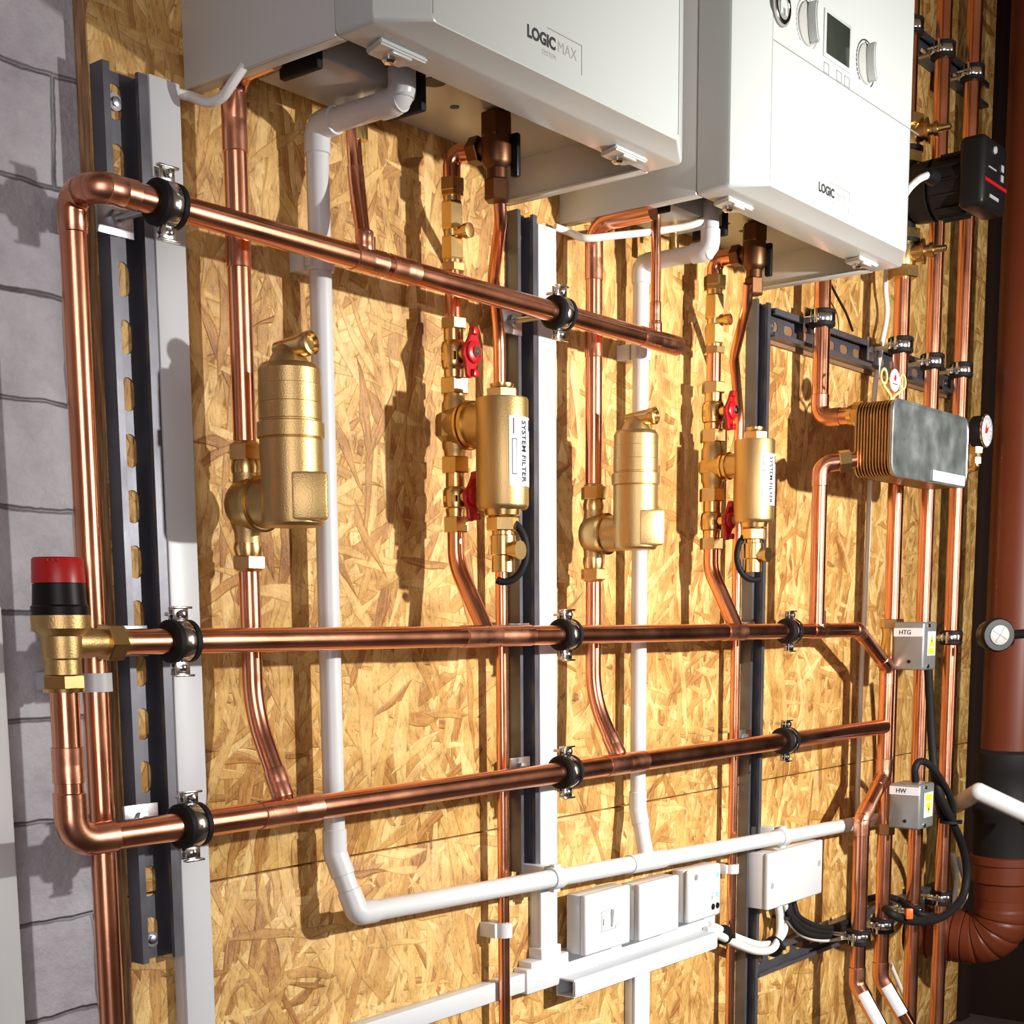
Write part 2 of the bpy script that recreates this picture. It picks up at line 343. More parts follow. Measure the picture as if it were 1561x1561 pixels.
# ------------------------------------------------------------------ struts (slotted channel)
def strut(label, x0, x1, z0, z1, horizontal=False, y0=0, group=None, slot0=None, dep=.018, pitch=None):
    w = x1-x0; L = z1-z0; t = .0016
    def T(a, b, c):    # a across, b outward, c along
        return V((x0+a, -(y0+b), z0+c)) if not horizontal else V((z0+c, -(y0+b), x0+a))
    ro = thing('slotted_channel', label, 'metal channel', T(w/2, 0, 0), group)
    for side in (0, 1):
        mb = MB(); s = (lambda a: a) if side == 0 else (lambda a: w-a)
        lw = w*(.15 if side == 0 else .21)
        pr = [(0, 0), (0, dep), (lw, dep), (lw, dep-.0045), (lw-t, dep-.0045), (lw-t, dep-t), (t, dep-t), (t, 0)]
        mb.prism([T(s(a), b, 0) for a, b in pr], T(0, 0, L)-T(0, 0, 0)); mb.build('side_flange', STRUTM, ro)
    pitch = pitch or .0500; n = max(1, int(round(L/pitch))); pt = L/n; mb = MB(); bm = mb.bm
    for i in range(n):
        c0, c1 = i*pt, (i+1)*pt; a0, a1 = t, w-t; cm = (c0+c1)/2; am = w/2; hw, hl = w*.17, pt*.30
        K = 24; inner = []
        for k in range(K):
            th = 2*PI*k/K; ca, sa = math.cos(th), math.sin(th)
            inner.append((am+hw*ca, cm + (hl-hw)*(1 if sa > 0 else (-1 if sa < 0 else 0)) + hw*sa))
        outer = []
        for k in range(K):
            th = 2*PI*k/K; ca, sa = math.cos(th), math.sin(th); sA = (a1-a0)/2; sC = (c1-c0)/2; f = 1/max(abs(ca), abs(sa))
            outer.append((am+sA*ca*f, cm+sC*sa*f))
        vi = [bm.verts.new(T(a, .0016, c)) for a, c in inner]; vo = [bm.verts.new(T(a, .0016, c)) for a, c in outer]
        wi = [bm.verts.new(T(a, .0001, c)) for a, c in inner]
        for k in range(K):
            bm.faces.new((vo[k], vo[(k+1) % K], vi[(k+1) % K], vi[k])); bm.faces.new((vi[k], vi[(k+1) % K], wi[(k+1) % K], wi[k]))
    mb.build('slotted_back', STRUTM, ro)
    for c in (.018, L-.025):
        m = MB().lathe(T(w/2, .0016, c), OUT, [(0, .0075), (.001, .0075), (.001, .0042), (.003, .004), (.0036, .002)], 20); m.build('fixing_screw', ZINC, ro)
    return ro
zt = H0
# verticals
SL = strut('tall slotted steel channel nearest the painted blocks at the left', .806, .853, P(205, 1470, .01).z, P(180, 105, .01).z)
SC_ = strut('slotted steel channel between the two boilers, beside the middle white trunking', 1.382, 1.419, P(785, 1330, .01).z, P(795, 325, .01).z)
SR = strut('dark narrow slotted channel behind the second brass filter, under the right boiler', 1.957, 2.000, .035, P(1150, 457, .01).z)
# horizontal rails at the right
a = P(1172, 465, .012); b = P(1453, 592, .012); a2 = P(1172, 508, .012)
za, zb = (P(1300, 513, .018).z), (P(1300, 553, .018).z)
RH = strut('horizontal slotted rail carrying the clamps above the plate heat exchanger', zb, za, 2.003, b.x, True, .006)
single('timber_strip', MB().box((2.003, -.006, zb-.006), (b.x+.004, -.0002, za+.002), .001), BATTEN, 'thin timber strip packed behind the horizontal rail above the exchanger', 'timber')
u0 = P(1437, 95, .012).z
RU = strut('dark horizontal rail high at the right holding three pipe clamps', u0-.022, u0+.022, P(1390, 40, .01).x-.25, P(1502, 130, .01).x, True, .0)
zl = P(1250, 1432, .012).z
RL = strut('lowest horizontal rail behind the black cables near the floor', zl-.022, zl+.022, 2.003, P(1440, 1350, .01).x, True, .0)

# ------------------------------------------------------------------ mini trunking
def trunk(label, x0, x1, z0, z1, dep, name='cable_trunking', group=None, horizontal=False):
    ro = thing(name, label, 'trunking', (x0, 0, z0), group)
    if not horizontal:
        MB().box((x0, -dep*.72, z0), (x1, -.0004, z1), .0008).build('trunking_base', TRUNK, ro)
        MB().box((x0-.0008, -dep, z0), (x1+.0008, -dep*.72-.0002, z1), .0018).build('trunking_lid', TRUNK, ro)
    else:
        MB().box((x0, -dep*.72, z0), (x1, -.0004, z1), .0008).build('trunking_base', TRUNK, ro)
        MB().box((x0, -dep, z0-.0008), (x1, -dep*.72-.0002, z1+.0008), .0018).build('trunking_lid', TRUNK, ro)
    return ro
T1 = trunk('white cable trunking running full height beside the left channel', .855, .888, .03, P(245, 118, .018).z, .019)
zTj = P(820, 1462, .02).z
T2 = trunk('white cable trunking rising beside the middle channel to the boilers', 1.4215, 1.456, zTj, P(835, 345, .018).z, .019)
# horizontal run at the bottom
zm = P(790, 1502, .02); T3x = .8895
T3 = trunk('white trunking running low across the board from below the left boiler', T3x, P(812, 1500, .02).x, zm.z-.0115, zm.z+.0115, .019, horizontal=True)
x0 = P(812, 1500, .022).x; x1 = P(852, 1490, .022).x
ro = thing('trunking_junction', 'flat white tee piece where the upright and low trunking meet', 'trunking', (x0, 0, zm.z))
MB().box((x0-.002, -.022, zm.z-.016), (x1+.09, -.0004, zm.z+.024), .0015).build('tee_cover', TRUNK, ro)
MB().box((1.4175, -.0222, zm.z+.02), (1.460, -.0004, zTj+.012), .0015).build('tee_neck', TRUNK, ro)
MB().box((x0-.012, -.0225, zm.z-.0155), (x0+.012, -.0004, zm.z+.0165), .0015).build('end_collar', TRUNK, ro)
xa = x1+.085; xb = P(1092, 1425, .02).x
zc = P(975, 1440, .02).z
ro = thing('back_trunking', 'white trunking strip running behind the three switch boxes', 'trunking', (xa, 0, zc))
MB().box((xa, -.016, zc-.02), (xb, -.0004, zc+.022), .001).build('trunking_base', TRUNK, ro)
MB().box((xa+.0, -.0185, zc-.014), (xb-.002, -.016, zc+.014), .001).build('trunking_lid', TRUNK, ro)
# bigger open-ended trunking in front
xa = P(878, 1505, .048).x; xb = P(1092, 1433, .045).x; z0 = P(980, 1485, .045).z; z1 = P(980, 1459, .045).z
ro = thing('open_trunking', 'wider white trunking with an open cut end below the switch boxes', 'trunking', (xa, 0, z0))
mb = MB(); t = .0018; g = .045
mb.prism([V((xa, -.018, z0)), V((xa, -g, z0)), V((xa, -g, z1)), V((xa, -.018, z1)), V((xa, -.018, z1-t)), V((xa, -g+t, z1-t)), V((xa, -g+t, z0+t)), V((xa, -.018, z0+t))], V((xb-xa, 0, 0)))
mb.box((xa, -.018, z0-.001), (xb, -.0164, z1+.004)); mb.build('channel_body', TRUNK, ro)
MB().box((xa, -g-.0022, z0+.0022), (xb, -g-.0002, z1-.0022), .0008).build('clip_lid', TRUNK, ro)
MB().box((xa+.004, -g+.004, z1-.004), (xa+.03, -g+.02, z1-.0022), .0004).build('clip_rib', TRUNK, ro)
q = P(979, 1520, .018)
T5 = trunk('short white trunking dropping to the floor under the open trunking', q.x-.0185, q.x+.0185, .03, z0-.003, .019)
# ------------------------------------------------------------------ waste pipe helpers
def waste_clip(label, p, r, ax, wdt, group=None):          # saddle clip round a plastic pipe
    ax = V(ax); side = ax.cross(OUT); p = V(p); d = -p.y
    ro = thing('pipe_saddle', label, 'pipe clip', V((p.x, 0, p.z)), group)
    mb = MB(); mb.lathe(p-ax*wdt/2, ax, [(0, r*1.03), (0, r*1.2), (wdt*.12, r*1.26), (wdt*.88, r*1.26), (wdt, r*1.2), (wdt, r*1.03)], 28); mb.build('clip_ring', WHITEP, ro)
    mb = MB(); mb.obox(V((p.x, -(d-r)/2-.0004, p.z)), side, OUT, ax, r*2.5, (d-r)*1.0, wdt*.9, .001); mb.build('clip_base', WHITEP, ro)
    for s_ in (-1, 1): MB().obox(p + side*r*1.28*s_, side, OUT, ax, .006, .008, wdt*.7, .001).build('clip_lug', WHITEP, ro)
    return ro
dW = .030
# left waste: trap outlet under boiler 1 -> wall -> down -> 45 -> run right
rW = PR(498, 700, dW, 34)
xw = P(498, 800, dW).x
z_el = ZY(xw, dW, 192)
d_out = dW
while True:                                                # how far out the pipe leaves the boiler
    v = V((xw, -d_out, z_el)) - CAM; px = CX + F*v.dot(R2)/v.dot(fw)
    if px > 612 or d_out > .25: break
    d_out += .001
runA = P(545, 1393, dW+.021); runB = P(1290, 1258, dW+.021)
zA, zB = runA.z, runB.z; yA = -(dW+.021)
sl = (zB-zA)/(runB.x-runA.x)
def wz(x): return zA + (x-runA.x)*sl
zdn = ZY(xw, dW, 1300)
w1 = thing('waste_pipe', 'white plastic condensate pipe dropping from the left boiler and turning right near the switches', 'pipe', (xw, -dW, zdn))
top = V((xw, -d_out, .487+H0+.035)); c1 = V((xw, -d_out, z_el)); c2 = V((xw, -dW, z_el)); c3 = V((xw, -dW, zdn)); c4 = V((runA.x, yA, zA))
xt = P(985, 1330, dW+.021).x
c5 = V((xt-.03, yA, wz(xt-.03)))
MB().tube([top, c1], rW, 28).build('pipe', WHITEP, w1)
MB().tube([c1, c2], rW, 28).build('pipe', WHITEP, w1)
MB().tube([c2, c3], rW, 28).build('pipe', WHITEP, w1)
MB().tube([c3, c4], rW, 28).build('pipe', WHITEP, w1)
xk = P(1452, 1218, .045).x
MB().tube([c4, V((xk-.001, yA, wz(xk-.001)))], rW, 28).build('pipe', WHITEP, w1)
elbow([top, c1, c2], 1, rW*1.15, rW, w1, WHITEP, .014, k=1.16)
elbow([c1, c2, c3], 1, rW*1.15, rW, w1, WHITEP, .014, k=1.16)
elbow([c2, c3, c4], 1, rW*.9, rW, w1, WHITEP, .024, k=1.13)
elbow([c3, c4, c5], 1, rW*.75, rW, w1, WHITEP, .02, k=1.13)
pt = V((xt, yA, wz(xt))); dd = V((1, 0, sl)).normalized()
mb = MB(); mb.lathe(pt-dd*.042, dd, [(0, rW*1.02), (0, rW*1.14), (.084, rW*1.14), (.084, rW*1.02)], 28)
mb.build('swept_tee', WHITEP, w1)
waste_clip('white saddle clip on the low white pipe by the middle trunking', V((P(846, 1345, .051).x, yA, wz(P(846, 1345, .051).x))), rW, dd, .02)
waste_clip('white saddle clip on the low white pipe above the terminal box', V((P(1192, 1275, .051).x, yA, wz(P(1192, 1275, .051).x))), rW, dd, .022)
waste_clip('white clip on the left boiler condensate pipe behind the top copper pipe', V((xw, -dW, ZY(xw, dW, 397))), rW, Z, .022)
# right waste
xv = P(975, 800, dW).x; z2 = ZY(xv, dW, 402); do = dW
while True:
    v = V((xv, -do, z2)) - CAM; px = CX + F*v.dot(R2)/v.dot(fw)
    if px > 1082 or do > .25: break
    do += .001
w2 = thing('waste_pipe', 'white plastic condensate pipe dropping from the right boiler into the low white run', 'pipe', (xv, -dW, z2))
rV = rW*.93; z3 = ZY(xv, dW, 1232)
e1 = V((xv, -do, .487+H0+.035)); e2 = V((xv, -do, z2)); e3 = V((xv, -dW, z2)); e4 = V((xv, -dW, z3)); e5 = pt + V((0, 0, rW*.6))
for a_, b_ in ((e1, e2), (e2, e3), (e3, e4), (e4, e5)): MB().tube([a_, b_], rV, 28).build('pipe', WHITEP, w2)
elbow([e1, e2, e3], 1, rV*1.1, rV, w2, WHITEP, .014, k=1.16); elbow([e2, e3, e4], 1, rV*1.1, rV, w2, WHITEP, .014, k=1.16)
elbow([e3, e4, e5], 1, rV*.9, rV, w2, WHITEP, .022, k=1.13)
waste_clip('white clip on the right boiler condensate pipe behind the top copper pipe end', V((xv, -dW, ZY(xv, dW, 537))), rV, Z, .022)
# end bit past the bundle, kneeing down to the right
k0 = V((xk, yA, wz(xk))); k1 = P(1492, 1207, .19); k2 = P(1580, 1248, .27)
w3 = thing('waste_pipe', 'white plastic pipe kneeing down across the black drain coupling', 'pipe', k0)
MB().tube([k0, k1], .016, 24).build('pipe', WHITEP, w3); MB().tube([k1, k2], .016, 24).build('pipe', WHITEP, w3); MB().sphere(k1, .0162).build('knee_joint', WHITEP, w3)
MB().tube([k2-(k2-k1).normalized()*.02, k2], .021, 20).build('end_fitting', RUBBER, w3)
# ================================================================== COPPER HEADERS
dH = .09
def H(px, py, d=dH): return P(px, py, d)
# --- top header
rT = PR(600, 400, dH, 35)*.98
zt0 = P(285, 320, dH); zt1 = P(1010, 522, dH)
zT = (zt0.z+zt1.z)/2
xA = P(150, 283, dH).x; xE = P(1034, 528, dH).x
dV = .053
t = thing('header_pipe', 'top copper header running right from the top-left elbow to its capped end', 'pipe', (xA, -dH, zT))
pa = V((xE-.01, -dH, zT)); pb = V((xA, -dH, zT)); pc = V((xA, -dV, zT)); pd = V((xA, -dV, .02))
MB().tube([pa, pb+X*.01], rT, 32).build('pipe', COPPER, t)
e = elbow([pa, pb, pc], 1, rT*1.05, rT, t, sock=.012); e = elbow([pb, pc, pd], 1, rT*1.3, rT, t, sock=.016)
MB().tube([pc-Z*.03, pd], rT, 32).build('drop_pipe', COPPER, t)['label'] = 'long drop pipe running down behind the relief valve'
sleeve(MB(), V((P(258, 308, dH).x-.05, -dH, zT)), X, .03, rT).build('coupling', COPPER2, t)
def xat(px, py, d=dH): return P(px, py, d).x
def tee_on(t, x, y, z, r, L, name='tee', up=None, rb=None):
    mb = MB(); sleeve(mb, V((x, y, z)), X, L, r)
    if up is not None:
        mb.tube([V((x, y, z)), V((x, y, z))+V(up)], [rb*1.09, rb*1.09], 24)
    return mb.build(name, COPPER2, t)
tee_on(t, xat(560, 396), -dH, zT, rT, .042, up=Z*.021, rb=rT*.7)
sleeve(MB(), V((xat(612, 410), -dH, zT)), X, .040, rT).build('coupling', COPPER2, t)
tee_on(t, xat(1000, 510), -dH, zT, rT, .07, up=Z*.021, rb=rT*.62)
mb = MB().lathe(V((xE-.024, -dH, zT)), X, [(0, rT*1.01), (.001, rT*1.09), (.020, rT*1.09), (.0235, rT*1.0), (.0255, rT*.75), (.026, 0)], 32); mb.build('end_cap', COPPER2, t)
# --- middle header
rM = rT*1.0
zM = (P(400, 975.5, dH).z + P(1190, 962, dH).z)/2
xV = P(94, 980, dH).x                      # relief valve axis
xM0 = P(180, 979, dH).x; xM1 = P(1308, 960, dH).x
t = thing('header_pipe', 'middle copper header running right from the brass relief valve nut', 'pipe', (xM0, -dH, zM))
xd = P(1350, 1100, dH+.0).x
# it turns down at forty five degrees to the right-hand drop
m0 = V((xM0-.01, -dH, zM)); m1 = V((xM1, -dH, zM))
rD = PR(1350, 1100, .11, 23)
dn1 = V((xd, -dH, ZY(xd, dH, 1016))); dn2 = V((xd, -dH, ZY(xd, dH, 1182)))
# 45 back to the lower drop (towards the wall)
xq = P(1303, 1300, dH).x
dq = dH
lo1 = V((xd - .085, -dH+.012, ZY(xd, dH, 1245)))
xq = None
lo1 = P(1314, 1248, dH-.0); xlo = lo1.x; lo2 = V((xlo, -dH, ZY(xlo, dH, 1500))); lo3 = P(1350, 1580, dH+.06)
MB().tube([m0, m1], rM, 32).build('pipe', COPPER, t)
MB().tube([m1, dn1], rM, 28).build('diagonal_pipe', COPPER, t)
MB().tube([dn1, dn2], rD, 28).build('drop_pipe', COPPER, t)
MB().tube([dn2, lo1], rD, 28).build('diagonal_pipe', COPPER, t)
MB().tube([lo1, lo2], rD*1.03, 28).build('drop_pipe', COPPER, t)
MB().tube([lo2, lo3], rD*1.03, 28).build('diagonal_pipe', COPPER, t)
elbow([m0, m1, dn1], 1, rM*1.8, rM, t, sock=.012); elbow([m1, dn1, dn2], 1, rM*1.8, rM*1.05, t, sock=.018)
elbow([dn1, dn2, lo1], 1, rD*1.8, rD, t, sock=.018); elbow([dn2, lo1, lo2], 1, rD*1.8, rD, t, sock=.018)
elbow([lo1, lo2, lo3], 1, rD*1.8, rD*1.03, t, sock=.022)
dl = (lo3-lo2).normalized(); sd = dl.cross(V((-.78, -.62, 0))).normalized(); nn = sd.cross(dl).normalized()
def pipe_label(parent, p0, d, r, L, name='paper_label'):
    d = V(d).normalized(); tc = (CAM-V(p0)).normalized(); n = (tc-d*tc.dot(d)).normalized(); s = d.cross(n); mb = MB(); rings = []
    for k in range(9):
        a = (k/8-.5)*1.3 - .1
        o = (n*math.cos(a)+s*math.sin(a))*(r+.0012)
        rings.append((mb.bm.verts.new(V(p0)+o), mb.bm.verts.new(V(p0)+d*L+o)))
    for k in range(8): mb.bm.faces.new((rings[k][0], rings[k+1][0], rings[k+1][1], rings[k][1]))
    o = mb.build(name, STICK, parent); s_ = o.modifiers.new('thickness', 'SOLIDIFY'); s_.thickness = .0004; return o
pipe_label(t, lo2+dl*.02, dl, rD*1.14, .07)
tee_on(t, xat(757, 966), -dH, zM, rM, .12); tee_on(t, xat(1118, 962), -dH, zM, rM, .05)
tee_on(t, xat(1247, 958), -dH, zM, rM, .05, up=Z*.03, rb=rM*.95)
# --- lower header
rL = PR(450, 1230, dH, 39.5)
l0 = P(317, 1254, dH); l1 = P(1330, 1110, dH)
slL = (l1.z-l0.z)/(l1.x-l0.x)
xLE = P(93, 1275, dH).x
def lz(x): return l0.z+(x-l0.x)*slL
t = thing('header_pipe', 'lowest copper header running right from the big bottom-left elbow', 'pipe', (xLE, -dH, lz(xLE)))
la = V((xV, -dH, H0-.045)); zb_ = lz(xV)
lb = V((xV, -dH, zb_)); lc = V((xd-rD*.6, -dH, lz(xd)))
MB().tube([la, lb+Z*.01], rL*.95, 32).build('riser_pipe', COPPER, t)
MB().tube([lb+X*.01, lc], rL, 32).build('pipe', COPPER, t)
elbow([la, lb, lc], 1, rL*1.7, rL, t, sock=.02)
sleeve(MB(), lb+Z*.064, Z, .03, rL*.95).build('coupling', COPPER2, t)
tee_on(t, xat(440, 1237), -dH, lz(xat(440, 1237)), rL, .075)
tee_on(t, xat(952, 1163), -dH, lz(xat(952, 1163)), rL, .085)

# ================================================================== RELIEF VALVE
t = thing('relief_valve', 'brass pressure relief valve with a red and black cap at the far left', 'valve', (xV, -dH, zM))
o = V((xV, -dH, 0))
def zy(py): return ZY(xV, dH, py)
z = zy(979)
mb = MB().lathe(V((xV, -dH, zy(1028))), Z, [(0, .0145), (zy(1006)-zy(1028), .0145), (zy(1003)-zy(1028), .016), (zy(985)-zy(1028), .0165), (zy(970)-zy(1028), .0165), (zy(962)-zy(1028), .0215), (zy(958)-zy(1028), .0232), (zy(938)-zy(1028), .0232), (zy(937)-zy(1028), .021)], 40)
mb.lathe(V((xV, -dH, zM)), X, [(0, .0125), (.028, .0125), (.033, .011), (.048, .011)], 32); mb.build('valve_body', CAST, t)
MB().hexnut(V((xV, -dH, zM)), X, .040, .056, .0165, .1).lathe(V((xV, -dH, zM)), X, [(.056, .0122), (.062, .0118)], 24).build('side_nut', BRASS, t)
MB().hexnut(V((xV, -dH, zy(1050))), Z, 0, zy(1029)-zy(1050), .0178, .5).lathe(V((xV, -dH, zy(1055))), Z, [(0, .0165), (.003, .017), (.004, .015)], 24).build('bottom_nut', BRASS, t)
mb = MB().lathe(V((xV, -dH, zy(938))), Z, [(0, .0225), (zy(925)-zy(938), .0230), (zy(922)-zy(938), .0215), (zy(890)-zy(938), .0205)], 40); mb.build('black_collar', BLACKP, t)
mb = MB().lathe(V((xV, -dH, zy(889))), Z, [(0, .0210), (zy(853)-zy(889), .0202), (zy(850)-zy(889), .0190), (zy(850)-zy(889), 0)], 40)
for k in range(3): mb.obox(V((xV, -dH, zy(855))) + V((-.78, -.62, 0))*.0196 + V((.62, -.78, 0))*(-.002+k*.004), (.62, -.78, 0), (-.78, -.62, 0), Z, .0022, .002, .0022, .0003)
mb.build('red_cap', REDP, t)['label'] = 'red turn cap'
# white clip on the drop pipe beside it
zc_ = ZY(xA, dV, 1040)
tt = thing('pipe_clip', 'white plastic clip round the shaded drop pipe beside the relief valve', 'pipe clip', (xA, 0, zc_))
mb = MB().lathe(V((xA, -dV, zc_-.008)), Z, [(0, rT*1.02), (0, rT*1.3), (.016, rT*1.3), (.016, rT*1.02)], 32); mb.build('clip_ring', WHITEP, tt)
MB().box((xA-.012, -dV+rT, zc_-.008), (xA+.016, .0182, zc_+.008), .001).build('clip_base', WHITEP, tt)

# ================================================================== PIPE CLAMPS (rubber lined)
def make_clamp(name, label, r, loc, stand, group, ears='both'):
    """pipe along local X, wall towards local +Y"""
    ro = thing(name, label, 'pipe clamp', (0, 0, 0), group)
    MB().lathe(V((-.0125, 0, 0)), X, [(0, r*1.005), (-.001, r+.0045), (.001, r+.0075), (.006, r+.0078), (.0065, r+.0055), (.0185, r+.0055), (.019, r+.0078), (.024, r+.0075), (.026, r+.0045), (.025, r*1.005)], 40).build('rubber_liner', RUBBER, ro)
    R = r+.0058
    mb = MB().lathe(V((-.0058, 0, 0)), X, [(0, R), (0, R+.0012), (.0015, R+.0018), (.0101, R+.0018), (.0116, R+.0012), (.0116, R)], 40); mb.build('steel_band', CHROME, ro)
    for s in ((1, -1) if ears == 'both' else (1,)):
        mb = MB()
        for yy in (-.0042, .0028):
            mb.box((-.0078, yy, min(s*R, s*(R+.0125))), (.0078, yy+.0015, max(s*R, s*(R+.0125))), .0006)
        mb.box((-.0105, -.0072, s*(R+.0125)-.0014), (.0105, -.002, s*(R+.0125)+.0006), .0005)
        mb.build('clamp_ear', CHROME, ro)
        if s == 1:
            mb = MB().lathe(V((0, -.009, R+.0065)), Y, [(0, .0015), (.0008, .0036), (.0034, .0038), (.0035, .0018), (.026, .0017)], 16); mb.build('clamp_screw', CHROME, ro)
        else:
            mb = MB().lathe(V((0, -.007, -R-.006)), Y, [(0, .0015), (.0008, .003), (.003, .003), (.0031, .0015), (.010, .0015)], 16); mb.build('clamp_screw', CHROME, ro)
    mb = MB().hexnut(V((0, R, 0)), Y, 0, .006, .0065); mb.lathe(V((0, R+.006, 0)), Y, [(0, .0035), (stand-R-.006-.001, .0035)], 16)
    mb.build('threaded_stud', ZINC, ro)
    mb = MB().box((-.019, stand-.0035, -.014), (.019, stand-.0005, .014), .0006); mb.lathe(V((0, stand-.0035, 0)), OUT, [(0, .008), (.0045, .008), (.005, .0065)], 6)
    mb.build('base_plate', ZINC, ro)
    ro.location = V(loc); OFF[ro.name] = V(loc); return ro
stand = dH-.018-.0002
cl0 = None
xs1, xs2, xs3 = .8295, 1.4005, 1.9785
HC = [(xat(252, 303), zT, rT, 'clamp on the top header at the left channel, nearest the big top elbow'),
      (xat(852, 476), zT, rT, 'clamp on the top header at the middle channel'),
      (xat(273, 975), zM, rM, 'clamp on the middle header at the left channel, beside the relief valve'),
      (xat(862, 966), zM, rM, 'clamp on the middle header in front of the middle channel'),
      (xat(1203, 962), zM, rM, 'clamp on the middle header right of the second filter'),
      (xat(289, 1260), None, rL, 'clamp on the lowest header beside the big bottom-left elbow'),
      (xat(862, 1176), None, rL*.99, 'clamp on the lowest header in front of the middle channel'),
      (xat(1197, 1130), None, rL*.97, 'clamp on the lowest header near its right end')]
cl0 = None
for i, (x, z, r, lab) in enumerate(HC):
    z = z if z is not None else lz(x)
    lab = 'rubber-lined steel ' + lab
    if i == 0: cl0 = make_clamp('pipe_clamp', lab, rT, (x, -dH, z), stand, 'rubber-lined clamps on the three headers')
    elif i == 5: cl0 = make_clamp('pipe_clamp', lab, rL, (x, -dH, z), stand, 'rubber-lined clamps on the three headers')
    else: clone(cl0, (x, -dH, z), (0, 0, 0), lab, 1)

# ================================================================== RISERS AND THEIR FITTINGS
dP = .045
def compression(mb, o, ax, t0, r, up=True):                 # nut + collar of a compression joint
    mb.hexnut(o, ax, t0, t0+.013, r*1.55, .35); mb.lathe(o, ax, [(t0+.013, r*1.2), (t0+.016, r*1.12), (t0+.018, r*1.02)] if up else [(t0-.004, r*1.02), (t0-.002, r*1.12), (t0, r*1.2)], 24)
def riser(label, ref, ptop, pbot, wpx, dbend=None, zbend=None, ztee=None, yout=dH, topcorner=None):
    x = P(ref[0], ref[1], dP).x; r = PR(ref[0], ref[1], dP, wpx); return x, r
# --- riser 1 (left, to the air separator)
x1_ = P(372, 640, dP).x; r1 = PR(372, 600, dP, 35)
def Z1(py): return ZY(x1_, dP, py)
t = thing('riser_pipe', 'thick copper riser from the left boiler through the first air separator to the lowest header', 'pipe', (x1_, -dP, Z1(900)))
topb = V((x1_, -dP, Z1(135))); MB().tube(fillet([V((x1_, -.10, Z1(135)+.014)), V((x1_, -dP, Z1(135)+.014)), V((x1_, -dP, Z1(700)))], r1*2.2), r1, 28).build('pipe', COPPER, t)
sleeve(MB(), V((x1_, -dP, Z1(185))), Z, .055, r1).build('coupling', COPPER2, t)
sleeve(MB(), V((x1_, -dP, Z1(375))), Z, .04, r1).build('coupling', COPPER2, t)
zl1 = lz(x1_)
MB().tube(fillet([V((x1_, -dP, Z1(850))), V((x1_, -dP, Z1(1085))), V((x1_, -dH, zl1+.0)),], .14, 14), r1*.93, 28).build('swept_pipe', COPPER, t)
bd = (V((x1_, -dH, zl1))-V((x1_, -dP, Z1(1085)))).normalized()
sleeve(MB(), V((x1_, -dH, zl1))-bd*.028, bd, .03, r1*.93, 1.12).build('branch_socket', COPPER2, t)
# --- riser 3 (right boiler)
x3_ = P(905, 640, dP).x; r3 = PR(905, 600, dP, 25.5)
def Z3(py): return ZY(x3_, dP, py)
t = thing('riser_pipe', 'copper riser from the right boiler through the second air separator to the lowest header', 'pipe', (x3_, -dP, Z3(930)))
MB().tube(fillet([V((x3_, -.13, Z3(352)+.008)), V((x3_, -dP, Z3(352)+.008)), V((x3_, -dP, Z3(760)))], r3*2.2), r3, 28).build('pipe', COPPER, t)
sleeve(MB(), V((x3_, -dP, Z3(395))), Z, .05, r3).build('coupling', COPPER2, t)
sleeve(MB(), V((x3_, -dP, Z3(520))), Z, .04, r3).build('coupling', COPPER2, t)
zl3 = lz(x3_)
MB().tube(fillet([V((x3_, -dP, Z3(870))), V((x3_, -dP, Z3(1065))), V((x3_, -dH, zl3))], .14, 14), r3*.95, 28).build('swept_pipe', COPPER, t)
bd = (V((x3_, -dH, zl3))-V((x3_, -dP, Z3(1065)))).normalized()
sleeve(MB(), V((x3_, -dH, zl3))-bd*.026, bd, .03, r3*.95, 1.12).build('branch_socket', COPPER2, t)

